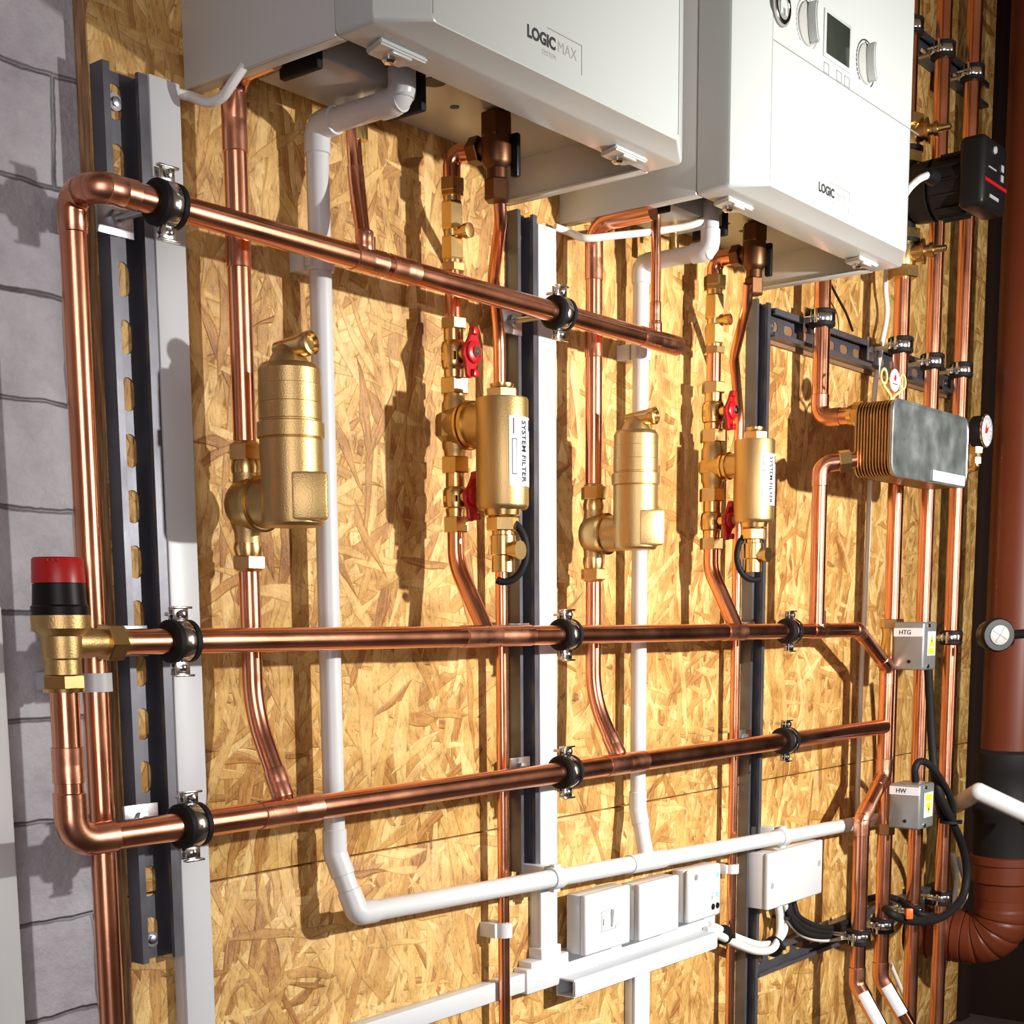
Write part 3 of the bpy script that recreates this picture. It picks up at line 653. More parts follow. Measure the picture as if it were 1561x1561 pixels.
def air_separator(label, xp, rp, refb, ys, db, k):
    """ys: picture rows (top nut top, nut bottom, ring centre, bottom nut top, bottom nut bottom, body top, body bottom)"""
    zz = lambda py: ZY(xp, dP, py); xb = xp; zbdy = lambda py: ZY(xb, db, py)
    n0, n1, rc, m0_, m1_, bt, bb = ys
    t = thing('air_separator', label, 'air separator', (xp, -dP, zz(rc)), 'brass air separators')
    mb = MB(); zt_, zb2 = zz(n1), zz(m0_); c = V((xp, -dP, zz(rc)))
    mb.lathe(V((xp, -dP, zb2)), Z, [(0, rp*1.15), ((zt_-zb2)*.15, rp*1.2), ((zt_-zb2)*.3, rp*1.5), ((zt_-zb2)*.7, rp*1.5), ((zt_-zb2)*.85, rp*1.2), (zt_-zb2, rp*1.15)], 32)
    R = k*.0245
    mb.lathe(c+Y*(.014*k), OUT, [(0, R*.55), (.004, R*.8), (.010, R*.95), (.018, R), (.030*k, R), (.030*k+.001, R*.93)], 40)
    mb.build('tee_body', CAST, t)
    mb = MB(); mb.lathe(c, OUT, [(.0165*k, R*1.02), (.0175*k, R*1.07), (.0225*k, R*1.07), (.0235*k, R*.96)], 40); mb.build('locking_ring', BRASS, t)
    for a_, b_, nm in ((n0, n1, 'top_nut'), (m0_, m1_, 'bottom_nut')):
        mb = MB(); za, zb3 = zz(b_), zz(a_); h = zb3-za
        if nm == 'top_nut': mb.hexnut(V((xp, -dP, za)), Z, h*.45, h, rp*1.55, .35); mb.lathe(V((xp, -dP, za)), Z, [(0, rp*1.25), (h*.2, rp*1.3), (h*.45, rp*1.15)], 28); mb.lathe(V((xp, -dP, za)), Z, [(h, rp*1.25), (h*1.08, rp*1.15), (h*1.12, rp*1.0)], 24)
        else: mb.hexnut(V((xp, -dP, za)), Z, 0, h*.5, rp*1.55, .35); mb.lathe(V((xp, -dP, za)), Z, [(h*.5, rp*1.15), (h*.8, rp*1.3), (h, rp*1.25)], 28); mb.lathe(V((xp, -dP, za)), Z, [(-h*.1, rp), (-h*.06, rp*1.15), (0, rp*1.25)], 24)
        mb.build(nm, BRASS, t)
    # neck and bottle
    rb = refb
    mb = MB(); mb.lathe(c, OUT, [(.024*k, R*.93), (.034*k, R*.9), (.046*k, R*.82), (db-dP, R*.78)], 36); mb.build('neck', CAST, t)
    z0_, z1_ = zbdy(bb), zbdy(bt); h = z1_-z0_
    mb = MB(); o_ = V((xb, -db, z0_))
    mb.lathe(o_, Z, [(0, 0), (0, rb*.86), (h*.02, rb*.94), (h*.05, rb*.97), (h*.535, rb*.97), (h*.545, rb*.955), (h*.55, rb*1.04), (h*.64, rb*1.04), (h*.648, rb*.95), (h*.655, rb*.95), (h*.66, rb*.97), (h*.76, rb*.97), (h*.762, rb*.955), (h*.765, rb*.965), (h*.872, rb*.965), (h*.875, rb*.95), (h*.965, rb*.95), (h*.985, rb*.9), (h, rb*.84), (h, 0)], 44)
    mb.build('bottle', CAST, t, 12)
    # square drain boss on the lower front
    tcam = V((-.60, -.80, 0)); rr = V((.80, -.60, 0))
    mb = MB(); mb.obox(o_+rr*rb*.42+tcam*rb*.52+Z*h*.18, rr, tcam, Z, rb*1.12, rb*.98, h*.30, .003); mb.build('drain_boss', CAST, t)
    # vent on top
    mb = MB(); mb.lathe(o_+Z*h*.975, V((0, 0, 1)), [(0, rb*.66), (h*.04, rb*.62), (h*.12, rb*.42), (h*.145, rb*.30)], 28)
    mb.build('vent_dome', CAST, t)
    mb = MB(); ax = V((.10, -1, .10)).normalized(); mb.lathe(o_+Z*h*1.095-ax*.012, ax, [(0, rb*.30), (.030*k, rb*.33), (.032*k, rb*.36), (.040*k, rb*.36), (.041*k, rb*.28), (.037*k, rb*.22), (.037*k, 0)], 24); mb.build('vent_nozzle', BRASS, t)
    return t
rb1 = PR(440, 700, .112, 99); 
air_separator('larger brass air separator bottle on the thick riser under the left boiler', x1_, r1, rb1, (678, 722, 770, 828, 868, 556, 803), .108, 1.0)
rb3 = PR(975, 750, .108, 70)
air_separator('brass air separator bottle on the riser under the right boiler, beside the middle trunking', x3_, r3, rb3, (742, 778, 815, 850, 884, 657, 838), .108, .98)

# --- filter risers
def filter_line(idx, labels, xp, rp, rows, db, handle_side, elbow_out):
    zz = lambda py: ZY(xp, dP, py); ax = lambda py: V((xp, -dP, zz(py)))
    (y_el, chk0, chk1, nutA, vA0, vA1, nutB0, nutB1, tb0, tb1, nutC0, nutC1, vB0, vB1, nutD0, nutD1, ybend) = rows
    # copper
    t = thing('riser_pipe', labels[0], 'pipe', ax(900))
    zm_ = zM
    MB().tube([ax(chk1), ax(nutA)], rp*.92, 26).build('pipe', COPPER, t)
    MB().tube(fillet([ax(nutD1), ax(ybend), V((xp, -dH, zm_))], .12, 14), rp, 26).build('swept_pipe', COPPER, t)
    # check valves
    t2 = thing('check_valve', labels[1], 'valve', ax(chk0), 'brass check valves')
    z0_, z1_ = zz(chk1), zz(chk0); h = z1_-z0_
    mb = MB(); mb.hexnut(ax(chk1), Z, 0, h*.10, rp*1.4); mb.hexnut(ax(chk1), Z, h*.90, h, rp*1.4)
    mb.lathe(ax(chk1), Z, [(h*.10, rp*1.0), (h*.14, rp*1.0)], 24); mb.hexnut(ax(chk1), Z, h*.14, h*.42, rp*1.28, .1); mb.lathe(ax(chk1), Z, [(h*.42, rp*.95), (h*.5, rp*.95)], 24)
    mb.hexnut(ax(chk1), Z, h*.5, h*.84, rp*1.28, .1); mb.lathe(ax(chk1), Z, [(h*.84, rp), (h*.9, rp)], 24); mb.build('valve_body', BRASS, t2)
    mb = MB(); mb.lathe(ax(chk1)+Z*h*.46, V((0, -1, 0)), [(0, .006), (.018, .006), (.0185, .0078), (.025, .0078), (.0255, .005)], 18); mb.build('test_point', BRASS, t2)
    # isolating valves
    for nm, (a0, a1, b0, b1), lab in (('ball_valve', (nutA, vA0, vA1, nutB0), labels[2]), ('ball_valve', (nutC1, vB0, vB1, nutD0), labels[3])):
        t3 = thing('ball_valve', lab, 'valve', ax((a1+b0)/2), 'red-handled ball valves')
        zlo, zhi = zz(b0), zz(a1); h = zhi-zlo; oo = V((xp, -dP, zlo))
        mb = MB(); mb.lathe(oo, Z, [(0, rp*1.15), (h*.12, rp*1.15), (h*.16, rp*1.35), (h*.3, rp*1.45), (h*.62, rp*1.45), (h*.72, rp*1.3), (h*.76, rp*1.12), (h, rp*1.12)], 30)
        mb.hexnut(oo, Z, h*.3, h*.5, rp*1.56, .2); mb.lathe(oo+Z*h*.45, OUT, [(0, rp*.7), (rp*1.9, rp*.7), (rp*1.9, rp*.45), (rp*2.4, rp*.45)], 20); mb.build('valve_body', BRASS, t3)
        za_, zb3_ = (zz(a1), zz(a0)) if a0 == nutA else (zz(nutD1), zz(nutD0))
        MB().hexnut(V((xp, -dP, za_)), Z, 0, zb3_-za_, rp*1.55, .25).lathe(V((xp, -dP, zz(b1))), Z, [(0, rp*1.1), (zz(a0)-zz(b1), rp*1.1)], 24).build('compression_nut', BRASS, t3)
        # butterfly lever
        hz = oo+Z*h*.45+OUT*(rp*2.35); L = .0275; mb = MB(); poly = []
        for k in range(36):
            a = 2*PI*k/36; v_ = math.sin(a); u_ = math.copysign(abs(math.cos(a))**.55, math.cos(a)); hw_ = .0075 + .0085*math.exp(-(v_*L/.0105)**2)
            poly.append(hz + X*(u_*hw_) + Z*(v_*L))
        poly = [p + X*(.0045*((p.z-hz.z)/L)) for p in poly]
        mb.prism(poly, OUT*.005)
        bmesh.ops.bevel(mb.bm, geom=list(mb.bm.edges), offset=.0009, segments=1, affect='EDGES')
        mb.lathe(hz, OUT, [(0, .0125), (.008, .0118), (.0095, .0095)], 24)
        for sgn in (1, -1): mb.box(hz+V((-.004, -.010, sgn*.022-.004)), hz+V((.005, -.002, sgn*.022+.004)), .0015)
        mb.build('butterfly_handle', REDL, t3)['label'] = 'red butterfly handle'
        MB().hexnut(hz, OUT, .0092, .0122, .0062).lathe(hz, OUT, [(.0122, .003), (.0137, .0027)], 12).build('handle_nut', CHROME, t3)
    # filter
    xb = xp; zb_ = lambda py: ZY(xb, db, py)
    t4 = thing('system_filter', labels[4], 'water filter', ax((tb0+tb1)/2), 'brass system filters')
    for a_, b_, ph in ((nutB0, nutB1, .2), (nutC0, nutC1, .2)):
        MB().hexnut(ax(b_), Z, 0, zz(a_)-zz(b_), rp*1.72, ph).build('union_nut', BRASS, t4)
    mb = MB(); zc = zz((tb0+tb1)/2); hh_ = zz(tb0)-zz(tb1)
    mb.lathe(V((xp, -dP, zz(nutC0))), Z, [(0, rp*1.2), (.006, rp*1.25), (.010, rp*1.45), (zz(nutB1)-zz(nutC0)-.010, rp*1.45), (zz(nutB1)-zz(nutC0)-.006, rp*1.25), (zz(nutB1)-zz(nutC0), rp*1.2)], 30)
    R = hh_*.5
    mb.lathe(V((xp, -dP+.016, zc)), OUT, [(0, R*.6), (.006, R*.82), (.016, R*.92), (.022, R*.80), (.030, R*.72), (.034, R*.86)], 6, .5)
    mb.lathe(V((xp, -dP+.012, zc)), OUT, [(0, R*.6), (.008, R*.8), (.03, R*.8), (.034, R*.84), (db-dP+.0, R*.80)], 36); mb.build('tee_body', CAST, t4)
    mb = MB(); mb.lathe(V((xp, -dP, zc)), OUT, [(.018, R*.8), (.0185, R*.97), (.0215, R*.97), (.022, R*.84), (.0235, R*.84), (.024, R*.95), (.028, R*.93), (.029, R*.8)], 40); mb.build('locking_ring', BRASS, t4)
    return t4, xb
r2 = PR(693, 550, dP, 27)
xF1 = P(693, 650, dP).x
f1, xb1 = filter_line(1, ('copper riser left of the first filter, sweeping down into the middle header', 'brass double check valve under the left boiler', 'red-handled ball valve above the left filter', 'red-handled ball valve below the left filter, half hidden by it', 'brass filter bottle with a white sticker under the left boiler, left of the middle channel'),
    xF1, r2, (250, 288, 415, 486, 503, 573, 577, 602, 612, 690, 697, 722, 730, 782, 788, 812, 860), .108, 1, .1)
r4 = PR(1088, 560, dP, 23.5)
xF2 = P(1086, 700, dP).x
f2, xb2 = filter_line(2, ('copper riser left of the second filter, sweeping down into the middle header', 'brass double check valve under the right boiler', 'red-handled ball valve above the right filter', 'red-handled ball valve below the right filter', 'brass filter bottle with a white sticker in front of the narrow right channel'),
    xF2, r4, (400, 432, 540, 583, 600, 652, 655, 675, 690, 735, 745, 765, 770, 815, 820, 838, 870), .112, 1, .1)
def bottle(t, xb, db, top, bot, wpx, refpx, lab, plug, drain, ring_on):
    r = PR(refpx, (top+bot)/2, db, wpx); z1_, z0_ = ZY(xb, db, top), ZY(xb, db, bot); h = z1_-z0_; o = V((xb, -db, z0_))
    MB().lathe(o, Z, [(0, 0), (0, r*.9), (.002, r*.97), (.005, r), (h-.002, r), (h, r*.975), (h, 0)], 48).build('filter_bottle', CAST, t)
    zp = ZY(xb, db, plug)-z1_
    MB().hexnut(o+Z*h, Z, 0, zp*.62, r*.62, .1).lathe(o+Z*h, Z, [(zp*.62, r*.4), (zp*.8, r*.45), (zp*.95, r*.45), (zp, r*.3)], 20).build('vent_plug', BRASS, t)
    zd = z0_-ZY(xb, db, drain)
    mb = MB().lathe(o, -Z, [(0, r*.7), (.006, r*.66), (.008, r*.5)], 28); mb.hexnut(o, -Z, .008, .008+zd*.22, r*.62, .2); mb.lathe(o, -Z, [(.008+zd*.22, r*.42), (zd*.5, r*.42)], 24); mb.build('drain_nut', BRASS, t)
    mb = MB().lathe(o, -Z, [(zd*.40, r*.40), (zd*.42, r*.5), (zd*.72, r*.5), (zd*.74, r*.44), (zd, r*.44)], 24); mb.lathe(o-Z*zd*.66, OUT, [(0, r*.3), (r*.62, r*.3), (r*.66, r*.36), (r*.86, r*.36), (r*.86, r*.2)], 20); mb.build('drain_cock', BRASS, t)
    mb = MB(); c = o-Z*zd*.66; pts = []
    for k in range(33):
        a = PI*.62*2*(k/32-.5) + (0 if ring_on > 0 else PI)
        pts.append(c + (V((.62, -.78, 0))*math.cos(a)*zd*.36 + Z*math.sin(a)*zd*.50)+OUT*.002)
    mb.tube(pts, .0042, 10); mb.build('cap_strap', RUBBER, t)['label'] = 'black plastic cap strap'
    # sticker wrapped round the bottle
    cam = (CAM-o); ph0 = math.atan2(cam.y, cam.x)
    def warp(u, v, off): a = ph0 + u/r; return V((xb+math.cos(a)*(r+off), -db+math.sin(a)*(r+off), z0_+v))
    mb = MB(); K = 16; u0, u1 = r*.26, r*1.85; v0, v1 = h*.20, h*.82; g = []
    for k in range(K+1): u = u0+(u1-u0)*k/K; g.append((mb.bm.verts.new(warp(u, v0, .0004)), mb.bm.verts.new(warp(u, v1, .0004))))
    for k in range(K): mb.bm.faces.new((g[k][0], g[k+1][0], g[k+1][1], g[k][1]))
    st = mb.build('sticker', STICK, t)
    # lettering runs down the bottle
    text('SYSTEM FILTER', (0, 0, 0), X, Z, r*.34, INK, t, 'sticker_lettering', .0001, warp=lambda c_: warp(r*.82+c_.y, v1-.004-c_.x, .0007), bold=.0002)
    mb = MB()
    for (ua, va, ub, vb) in ((.42, .66, .46, .80), (1.3, .70, 1.40, .80), (1.34, .45, 1.36, .68), (.38, .30, .40, .62), (.56, .30, .58, .62), (.38, .61, .58, .62), (.38, .30, .58, .31)):
        q = [warp(r*ua, h*va, .0007), warp(r*ub, h*va, .0007), warp(r*ub, h*vb, .0007), warp(r*ua, h*vb, .0007)]
        mb.bm.faces.new([mb.bm.verts.new(p) for p in q])
    mb.build('sticker_print', INK, t)
    return r
rF1 = bottle(f1, xb1, .112, 608, 777, 81, 758, '', 584, 872, 1)
rF2 = bottle(f2, xb2, .112, 671, 797, 61, 1152, '', 651, 872, -1)
# ================================================================== BOILERS
BZ = .487+H0
def boiler(x0, x1, label, controls):
    z0 = BZ; z1 = BZ+.86; t = thing('wall_boiler', label, 'boiler', (x0, 0, z0), None)
    dc = .196
    mb = MB(); s = .004
    mb.box((x0, -dc, z0), (x0+s, -.0005, z1), .0012); mb.box((x1-s, -dc, z0), (x1, -.0005, z1), .0012)
    mb.box((x0+s, -dc, z1-s), (x1-s, -.0005, z1)); mb.box((x0+s, -.004, z0+.052), (x1-s, -.0005, z1-s)); mb.build('case', ENAMEL, t)
    mb = MB(); mb.box((x0+s, -dc, z0+.048), (x1-s, -.0005, z0+.052)); mb.build('base_plate', ENAMEL, t)
    # in-turned flange along the lower edge of both sides
    for xa in (x0+s, x1-s-.012): MB().box((xa, -dc, z0), (xa+.012, -.004, z0+.0025), .0006).build('side_flange', ENAMEL, t)
    # front cover: straight sides, then chamfer to a narrower face
    mb = MB(); bm = mb.bm
    def ring(xa, xb, za, zb, y, r=.006):
        out = []
        for cx_, cz_, a0 in ((xb-r, zb-r, 0), (xa+r, zb-r, 90), (xa+r, za+r, 180), (xb-r, za+r, 270)):
            for k in range(5): a = math.radians(a0+k*22.5); out.append(bm.verts.new((cx_+r*math.cos(a), y, cz_+r*math.sin(a))))
        return out
    R_ = [ring(x0, x1, z0, z1, -dc-.0015), ring(x0, x1, z0, z1, -.236), ring(x0+.001, x1-.001, z0+.001, z1, -.2395), ring(x0+.040, x1-.052, z0+.006, z1-.02, -.2675, .008), ring(x0+.041, x1-.053, z0+.007, z1-.021, -.2679, .008)]
    for a, b in zip(R_, R_[1:]):
        for k in range(20): bm.faces.new((a[k], b[k], b[(k+1) % 20], a[(k+1) % 20]))
    bm.faces.new(R_[-1])
    cov = mb.build('front_cover', ENAMEL2, t, 25)
    # bottom of the cover with its screws and slots
    mb = MB(); mb.box((x0+.01, -.236, z0+.0005), (x1-.01, -dc-.002, z0+.003), .0008); mb.build('cover_underside', ENAMEL, t)
    for xx in (x0+.055, x1-.075):
        mb = MB(); mb.prism([V((xx-.03, -.225, z0-.0002)), V((xx+.03, -.225, z0-.0002)), V((xx+.02, -.198, z0-.0002)), V((xx-.02, -.198, z0-.0002))], V((0, 0, -.005)))
        bmesh.ops.bevel(mb.bm, geom=list(mb.bm.edges), offset=.0015, segments=2, affect='EDGES'); mb.build('retaining_bracket', ENAMEL, t)
        MB().lathe(V((xx, -.206, z0-.005)), -Z, [(0, .006), (.002, .006), (.004, .004), (.0045, 0)], 18).build('cover_screw', CHROME, t)
        MB().box((xx-.012, -.2225, z0-.0075), (xx+.012, -.218, z0-.005), .0008).build('bracket_lip', ENAMEL, t)
    # things seen in the underside
    zb = z0+.048
    def hole(x, d, r, e=1):
        MB().lathe(V((x, -d, zb)), -Z, [(0, r), (.0006, r), (.0006, 0)], 28).build('underside_hole', BLACKP, t)
    def under(px, py): v = ray(px, py); return CAM + v*((zb-H0)/v.z)
    for px_, py_, r_ in (((661, 125, .0125), (639, 126, .0065), (693, 163, .005)) if not controls else ((1107, 341, .0055), (1132, 352, .005))):
        hp = under(px_, py_); hole(hp.x, -hp.y, r_)
    MB().obox(V((x0+.115, -.085, zb-.018)), X, Y, Z, .13, .085, .034, .004).build('sump_cover', DIALM, t)
    for xx in (x0+.048, x0+.186): MB().box((xx-.004, -.13, zb-.045), (xx+.004, -.08, zb-.002), .002).build('rubber_strap', RUBBER, t)
    MB().lathe(V((x0+.17, -.060, zb)), -Z, [(0, .006), (.045, .006), (.05, .007), (.062, .007)], 16).build('outlet_spigot', BRASS, t)
    # front: panel joint, side joint
    yf = -.2679; xf0, xf1 = x0+.044, x1-.056
    mb = MB(); mb.box((xf0+.001, yf-.0004, H0+.6485), (xf1+.03, yf+.001, H0+.6497)); 
    mb.box((xf0-.0018, yf-.0001, z0+.012), (xf0-.0006, yf+.001, z1-.03)); mb.box((xf1+.001, yf-.0004, z0+.012), (xf1+.002, yf+.003, H0+.6497))
    mb.build('panel_joint', GROOVE, t)
    mb = MB().box((xf0+.05, -.2412, z0+.0028), (xf1-.03, -.2405, z0+.0042)); mb.build('lower_slot', GROOVE, t)
    def F_(px, py): p = P(px, py, .2700); return V((p.x, yf, p.z))
    if controls:
        for nm, (px, py), r in (('control_knob', (1233, 36), .024), ('control_knob', (1322, 97), .024)):
            c = F_(px, py)
            k_ = MB().lathe(c, OUT, [(0, r*1.0), (.002, r*.98), (.0035, r*.8), (.004, 0)], 40).build('control_knob', DIALM, t)
            mb = MB(); poly = []
            for k in range(28):
                a = 2*PI*k/28; poly.append(c+OUT*.003 + X*(math.cos(a)*r*.30) + Z*(math.sin(a)*r*.92) + X*math.sin(a)*r*-.12)
            mb.prism(poly, OUT*.013); bmesh.ops.bevel(mb.bm, geom=[e for e in mb.bm.edges], offset=.0015, segments=2, affect='EDGES'); mb.build('grip', ENAMEL2, k_)
            mb = MB()
            for k in range(26):
                a = math.radians(-50+k*11.2); q = c + X*(math.cos(a)*r*1.14) + Z*(math.sin(a)*r*1.14); rr = X*math.cos(a)+Z*math.sin(a)
                mb.obox(q+OUT*.0003, rr, rr.cross(OUT), OUT, .0016, .0042, .0006)
            mb.build('dial_scale', INK if px > 1300 else INKG, k_)
        c = F_(1192, 10); lg = MB().lathe(c, OUT, [(0, .021), (.0025, .021), (.004, .018), (.004, 0)], 40).build('round_emblem', GROOVE, t)
        MB().lathe(c+OUT*.004, OUT, [(0, .0185), (.0008, .0175), (.0008, .0140), (0, .0135)], 40, cap=False).build('emblem_ring', CHROME, lg)
        mb = MB(); mb.prism([c+OUT*.004+X*a+Z*b for a, b in ((-.008, -.009), (-.003, -.009), (-.003, -.002), (.003, -.002), (.003, -.009), (.008, -.009), (.008, .003), (0, .011), (-.008, .003))], OUT*.0012); mb.build('emblem_house', ENAMEL2, lg)
        a = F_(1261, 28); b = F_(1295, 96); ctr = F_(1278, 62)
        fr = MB().box((ctr.x-.036, yf-.002, ctr.z-.027), (ctr.x+.036, yf+.001, ctr.z+.027), .0012).build('display_frame', ENAMEL2, t)
        MB().box((ctr.x-.031, yf-.0026, ctr.z-.0225), (ctr.x+.031, yf-.001, ctr.z+.0225), .0005).build('display', SCREEN, fr)
        for dx in (-.022, .012, .034):
            cc = V((ctr.x+dx-.004, yf, ctr.z-.038)); mb = MB(); w_ = .0135
            for q in ((-w_/2, -.006, w_/2, -.0052), (-w_/2, .0052, w_/2, .006), (-w_/2, -.006, -w_/2+.0007, .006), (w_/2-.0007, -.006, w_/2, .006)):
                mb.box((cc.x+q[0], yf-.0004, cc.z+q[1]), (cc.x+q[2], yf+.0002, cc.z+q[3]))
            mb.build('push_button', GROOVE, t)
        bx, bz = F_(1250, 287), .0; LX = bx
    else:
        LX = F_(806, 50)
    sz = .0142
    text('LOGIC', LX-Z*.002, X, Z, sz, INK, t, 'badge_lettering', .0003, bold=.0006)
    text('MAX', LX+X*.0455-Z*.002, X, Z, sz, INKG, t, 'badge_lettering', .0003, bold=-.0001)
    text('SYSTEM', LX+X*.022-Z*.0105, X, Z, .0062, INKG, t, 'badge_lettering', .0002)
    bx1 = LX.x+.084
    mb = MB(); mb.box((LX.x+.030, yf-.0003, LX.z+.0135), (bx1, yf+.0002, LX.z+.0142)); mb.box((bx1-.0007, yf-.0003, LX.z-.012), (bx1, yf+.0002, LX.z+.0142)); mb.build('badge_outline', GROOVE, t)
    return t
boiler(.908, 1.387, 'white wall-hung boiler at the top centre, its control knobs out of view above', False)
boiler(1.487, 1.9666, 'white wall-hung boiler at the right with two knobs and a small dark display', True)

# ---- valves and pipes right under the boilers
def under_valve(label, ref, d, xr, k, lever_px, group='shade-darkened brass boiler valves'):
    c = P(ref[0], ref[1], d); t = thing('boiler_valve', label, 'valve', c, group)
    top = BZ+.047
    mb = MB().lathe(c, Z, [(-.036*k, .011*k), (-.024*k, .011*k), (-.020*k, .0145*k), (-.016*k, .016*k), (.012*k, .016*k), (.016*k, .0145*k), (.019*k, .011*k)], 28)
    mb.lathe(c, V((xr-c.x, 0, 0)) if 0 else Y, [(0, .009*k), (.024*k, .009*k)], 22); mb.build('valve_body', SHADEBRASS, t)
    zt = top-c.z
    MB().hexnut(c, Z, zt-.027*k, zt-.003*k, .0178*k, .1).lathe(c, Z, [(.018*k, .0105*k), (zt, .0105*k)], 24).build('union_nut', SHADEBRASS, t)
    MB().hexnut(c, Y, .020*k, .034*k, .0145*k, .1).build('side_nut', SHADEBRASS, t)
    MB().hexnut(c, -Z, .034*k, .056*k, .0135*k, .1).build('lower_nut', SHADEBRASS, t)
    lv = c+OUT*.016*k+X*.012*k
    MB().obox(lv-Z*.010*k, X, Y, Z, .007*k, .010*k, .044*k, .002).box(lv-V((.014*k, -.004, 0)), lv+V((.002, .004, .008*k)), .001).build('lever', BLACKP, t)
    return c
cv1 = under_valve('shade-darkened brass valve with a black lever under the left boiler', (757, 222), .100, 0, 1.0, None)
cv2 = under_valve('shade-darkened brass valve with a black lever under the right boiler', (1150, 385), .105, 0, .98, None)
def swan(label, cv, xp, rows, rp, dtop=None):
    zz = lambda py: ZY(xp, dP, py)
    t = thing('elbow_pipe', label, 'pipe', (xp, -dP, zz(rows)))
    pts = [V((cv.x, cv.y+.030, cv.z)), V((xp, -dP, cv.z)), V((xp, -dP, zz(rows)))]
    MB().tube(fillet(pts, rp*2.0), rp, 26).build('pipe', COPPER, t)
    MB().hexnut(V((xp, -dP, zz(rows))), Z, -.004, .010, rp*1.45).build('joint_nut', BRASS, t)
swan('short bent copper tail joining the left boiler valve to the double check valve', cv1, xF1, 288, r2)
swan('short bent copper tail joining the right boiler valve to the double check valve', cv2, xF2, 432, r4)
# gas pipes
def gas(label, pts, ref, d, wpx, clips):
    x = P(ref[0], ref[1], d).x; r = PR(ref[0], ref[1], d, wpx)
    pp = [P(*p) for p in pts] + [V((x, -d, ZY(x, d, pts[-1][1]+90)))]
    pp.append(V((x, -d, .02)))
    t = thing('gas_pipe', label, 'pipe', V((x, -d, .02)))
    MB().tube(fillet(pp, .05, 8), r, 22).build('pipe', COPPER, t)
    tt = None
    return x, r
g1x, g1r = gas('slim copper pipe dropping behind the left filter, just left of the middle channel', [(761, 290, .098), (763, 335, .090), (752, 425, .046)], (766, 1150, .026), .026, 18, None)
g2x, g2r = gas('slim copper pipe dropping behind the right filter, just left of the narrow channel', [(1141, 432, .103), (1139, 462, .095), (1119, 545, .046)], (1117, 1250, .026), .026, 14, None)
def small_clip(label, x, d, r, z, w=.018):
    t = thing('pipe_clip', label, 'pipe clip', (x, 0, z))
    MB().lathe(V((x, -d, z-w/2)), Z, [(0, r*1.02), (0, r*1.5), (w, r*1.5), (w, r*1.02)], 24).build('clip_ring', WHITEP, t)
    MB().box((x-r*2.2, -d*.95, z-w/2), (x+r*1.2, -.0002, z+w/2), .001).build('clip_base', WHITEP, t)
small_clip('white plastic clip on the slim pipe left of the low trunking tee', g1x, .026, g1r, ZY(g1x, .026, 1417))
small_clip('white plastic clip on the slim pipe right of the switch boxes', g2x, .026, g2r, ZY(g2x, .026, 1324), .014)
# boiler connection pipes onto the top header
def drop(label, pts, w, parent_r=None):
    r = PR(pts[-1][0], pts[-1][1], dH, w); t = thing('branch_pipe', label, 'pipe', P(*pts[-1]))
    q = [P(*p) for p in pts]; MB().tube(fillet(q, .02), r, 20).build('pipe', COPPER, t)
    m = q[-2].lerp(q[-1], .45); sleeve(MB(), m, q[-1]-q[-2], .022, r).build('coupling', COPPER2, t)
xb_ = xat(556, 392)
zz_ = lambda py, x: ZY(x, dH, py)
t = thing('branch_pipe', 'narrow copper branch from the left boiler down onto the top header', 'pipe', (xb_, -dH, zT))
rr_ = PR(545, 320, dH, 24)
a_ = P(534, 140, .048); a_.z = BZ+.04; b_ = P(542, 262, .058); MB().tube(fillet([a_, b_, V((xb_, -dH, zT+rT*.7))], .03), rr_, 22).build('pipe', COPPER, t)
dd_ = (V((xb_, -dH, zT))-b_).normalized(); sleeve(MB(), b_+dd_*.02, dd_, .05, rr_).build('coupling', COPPER2, t); sleeve(MB(), V((xb_, -dH, zT+rT*1.4)), Z, .022, rr_, 1.2).build('branch_socket', COPPER2, t)
xb_ = xat(999, 500); t = thing('branch_pipe', 'narrow copper branch from the right boiler down onto the capped end of the top header', 'pipe', (xb_, -dH, zT))
rr_ = PR(995, 450, dH, 15); MB().tube([V((xb_, -dH, BZ+.04)), V((xb_, -dH, zT+rT*.7))], rr_, 22).build('pipe', COPPER, t); sleeve(MB(), V((xb_, -dH, zT+rT*2.8)), Z, .03, rr_, 1.15).build('coupling', COPPER2, t); sleeve(MB(), V((xb_, -dH, zT+rT*1.3)), Z, .018, rr_, 1.3).build('branch_socket', COPPER2, t)
# white flexes to the boilers
cableobj('white_flex', [P(266, 141, .012), P(290, 147, .02), P(318, 156, .045), P(338, 148, .06), P(352, 130, .07), P(372, 100, .08)], .0045, PALEBR, 'white flex looping from the left trunking up into the left boiler')
cableobj('white_flex', [P(846, 346, .012), P(868, 354, .02), P(893, 363, .05), P(940, 359, .07), P(1010, 351, .09), P(1060, 341, .12), P(1095, 322, .14), P(1108, 300, .15)], .0045, PALEBR, 'white flex running from the middle trunking along under the right boiler')

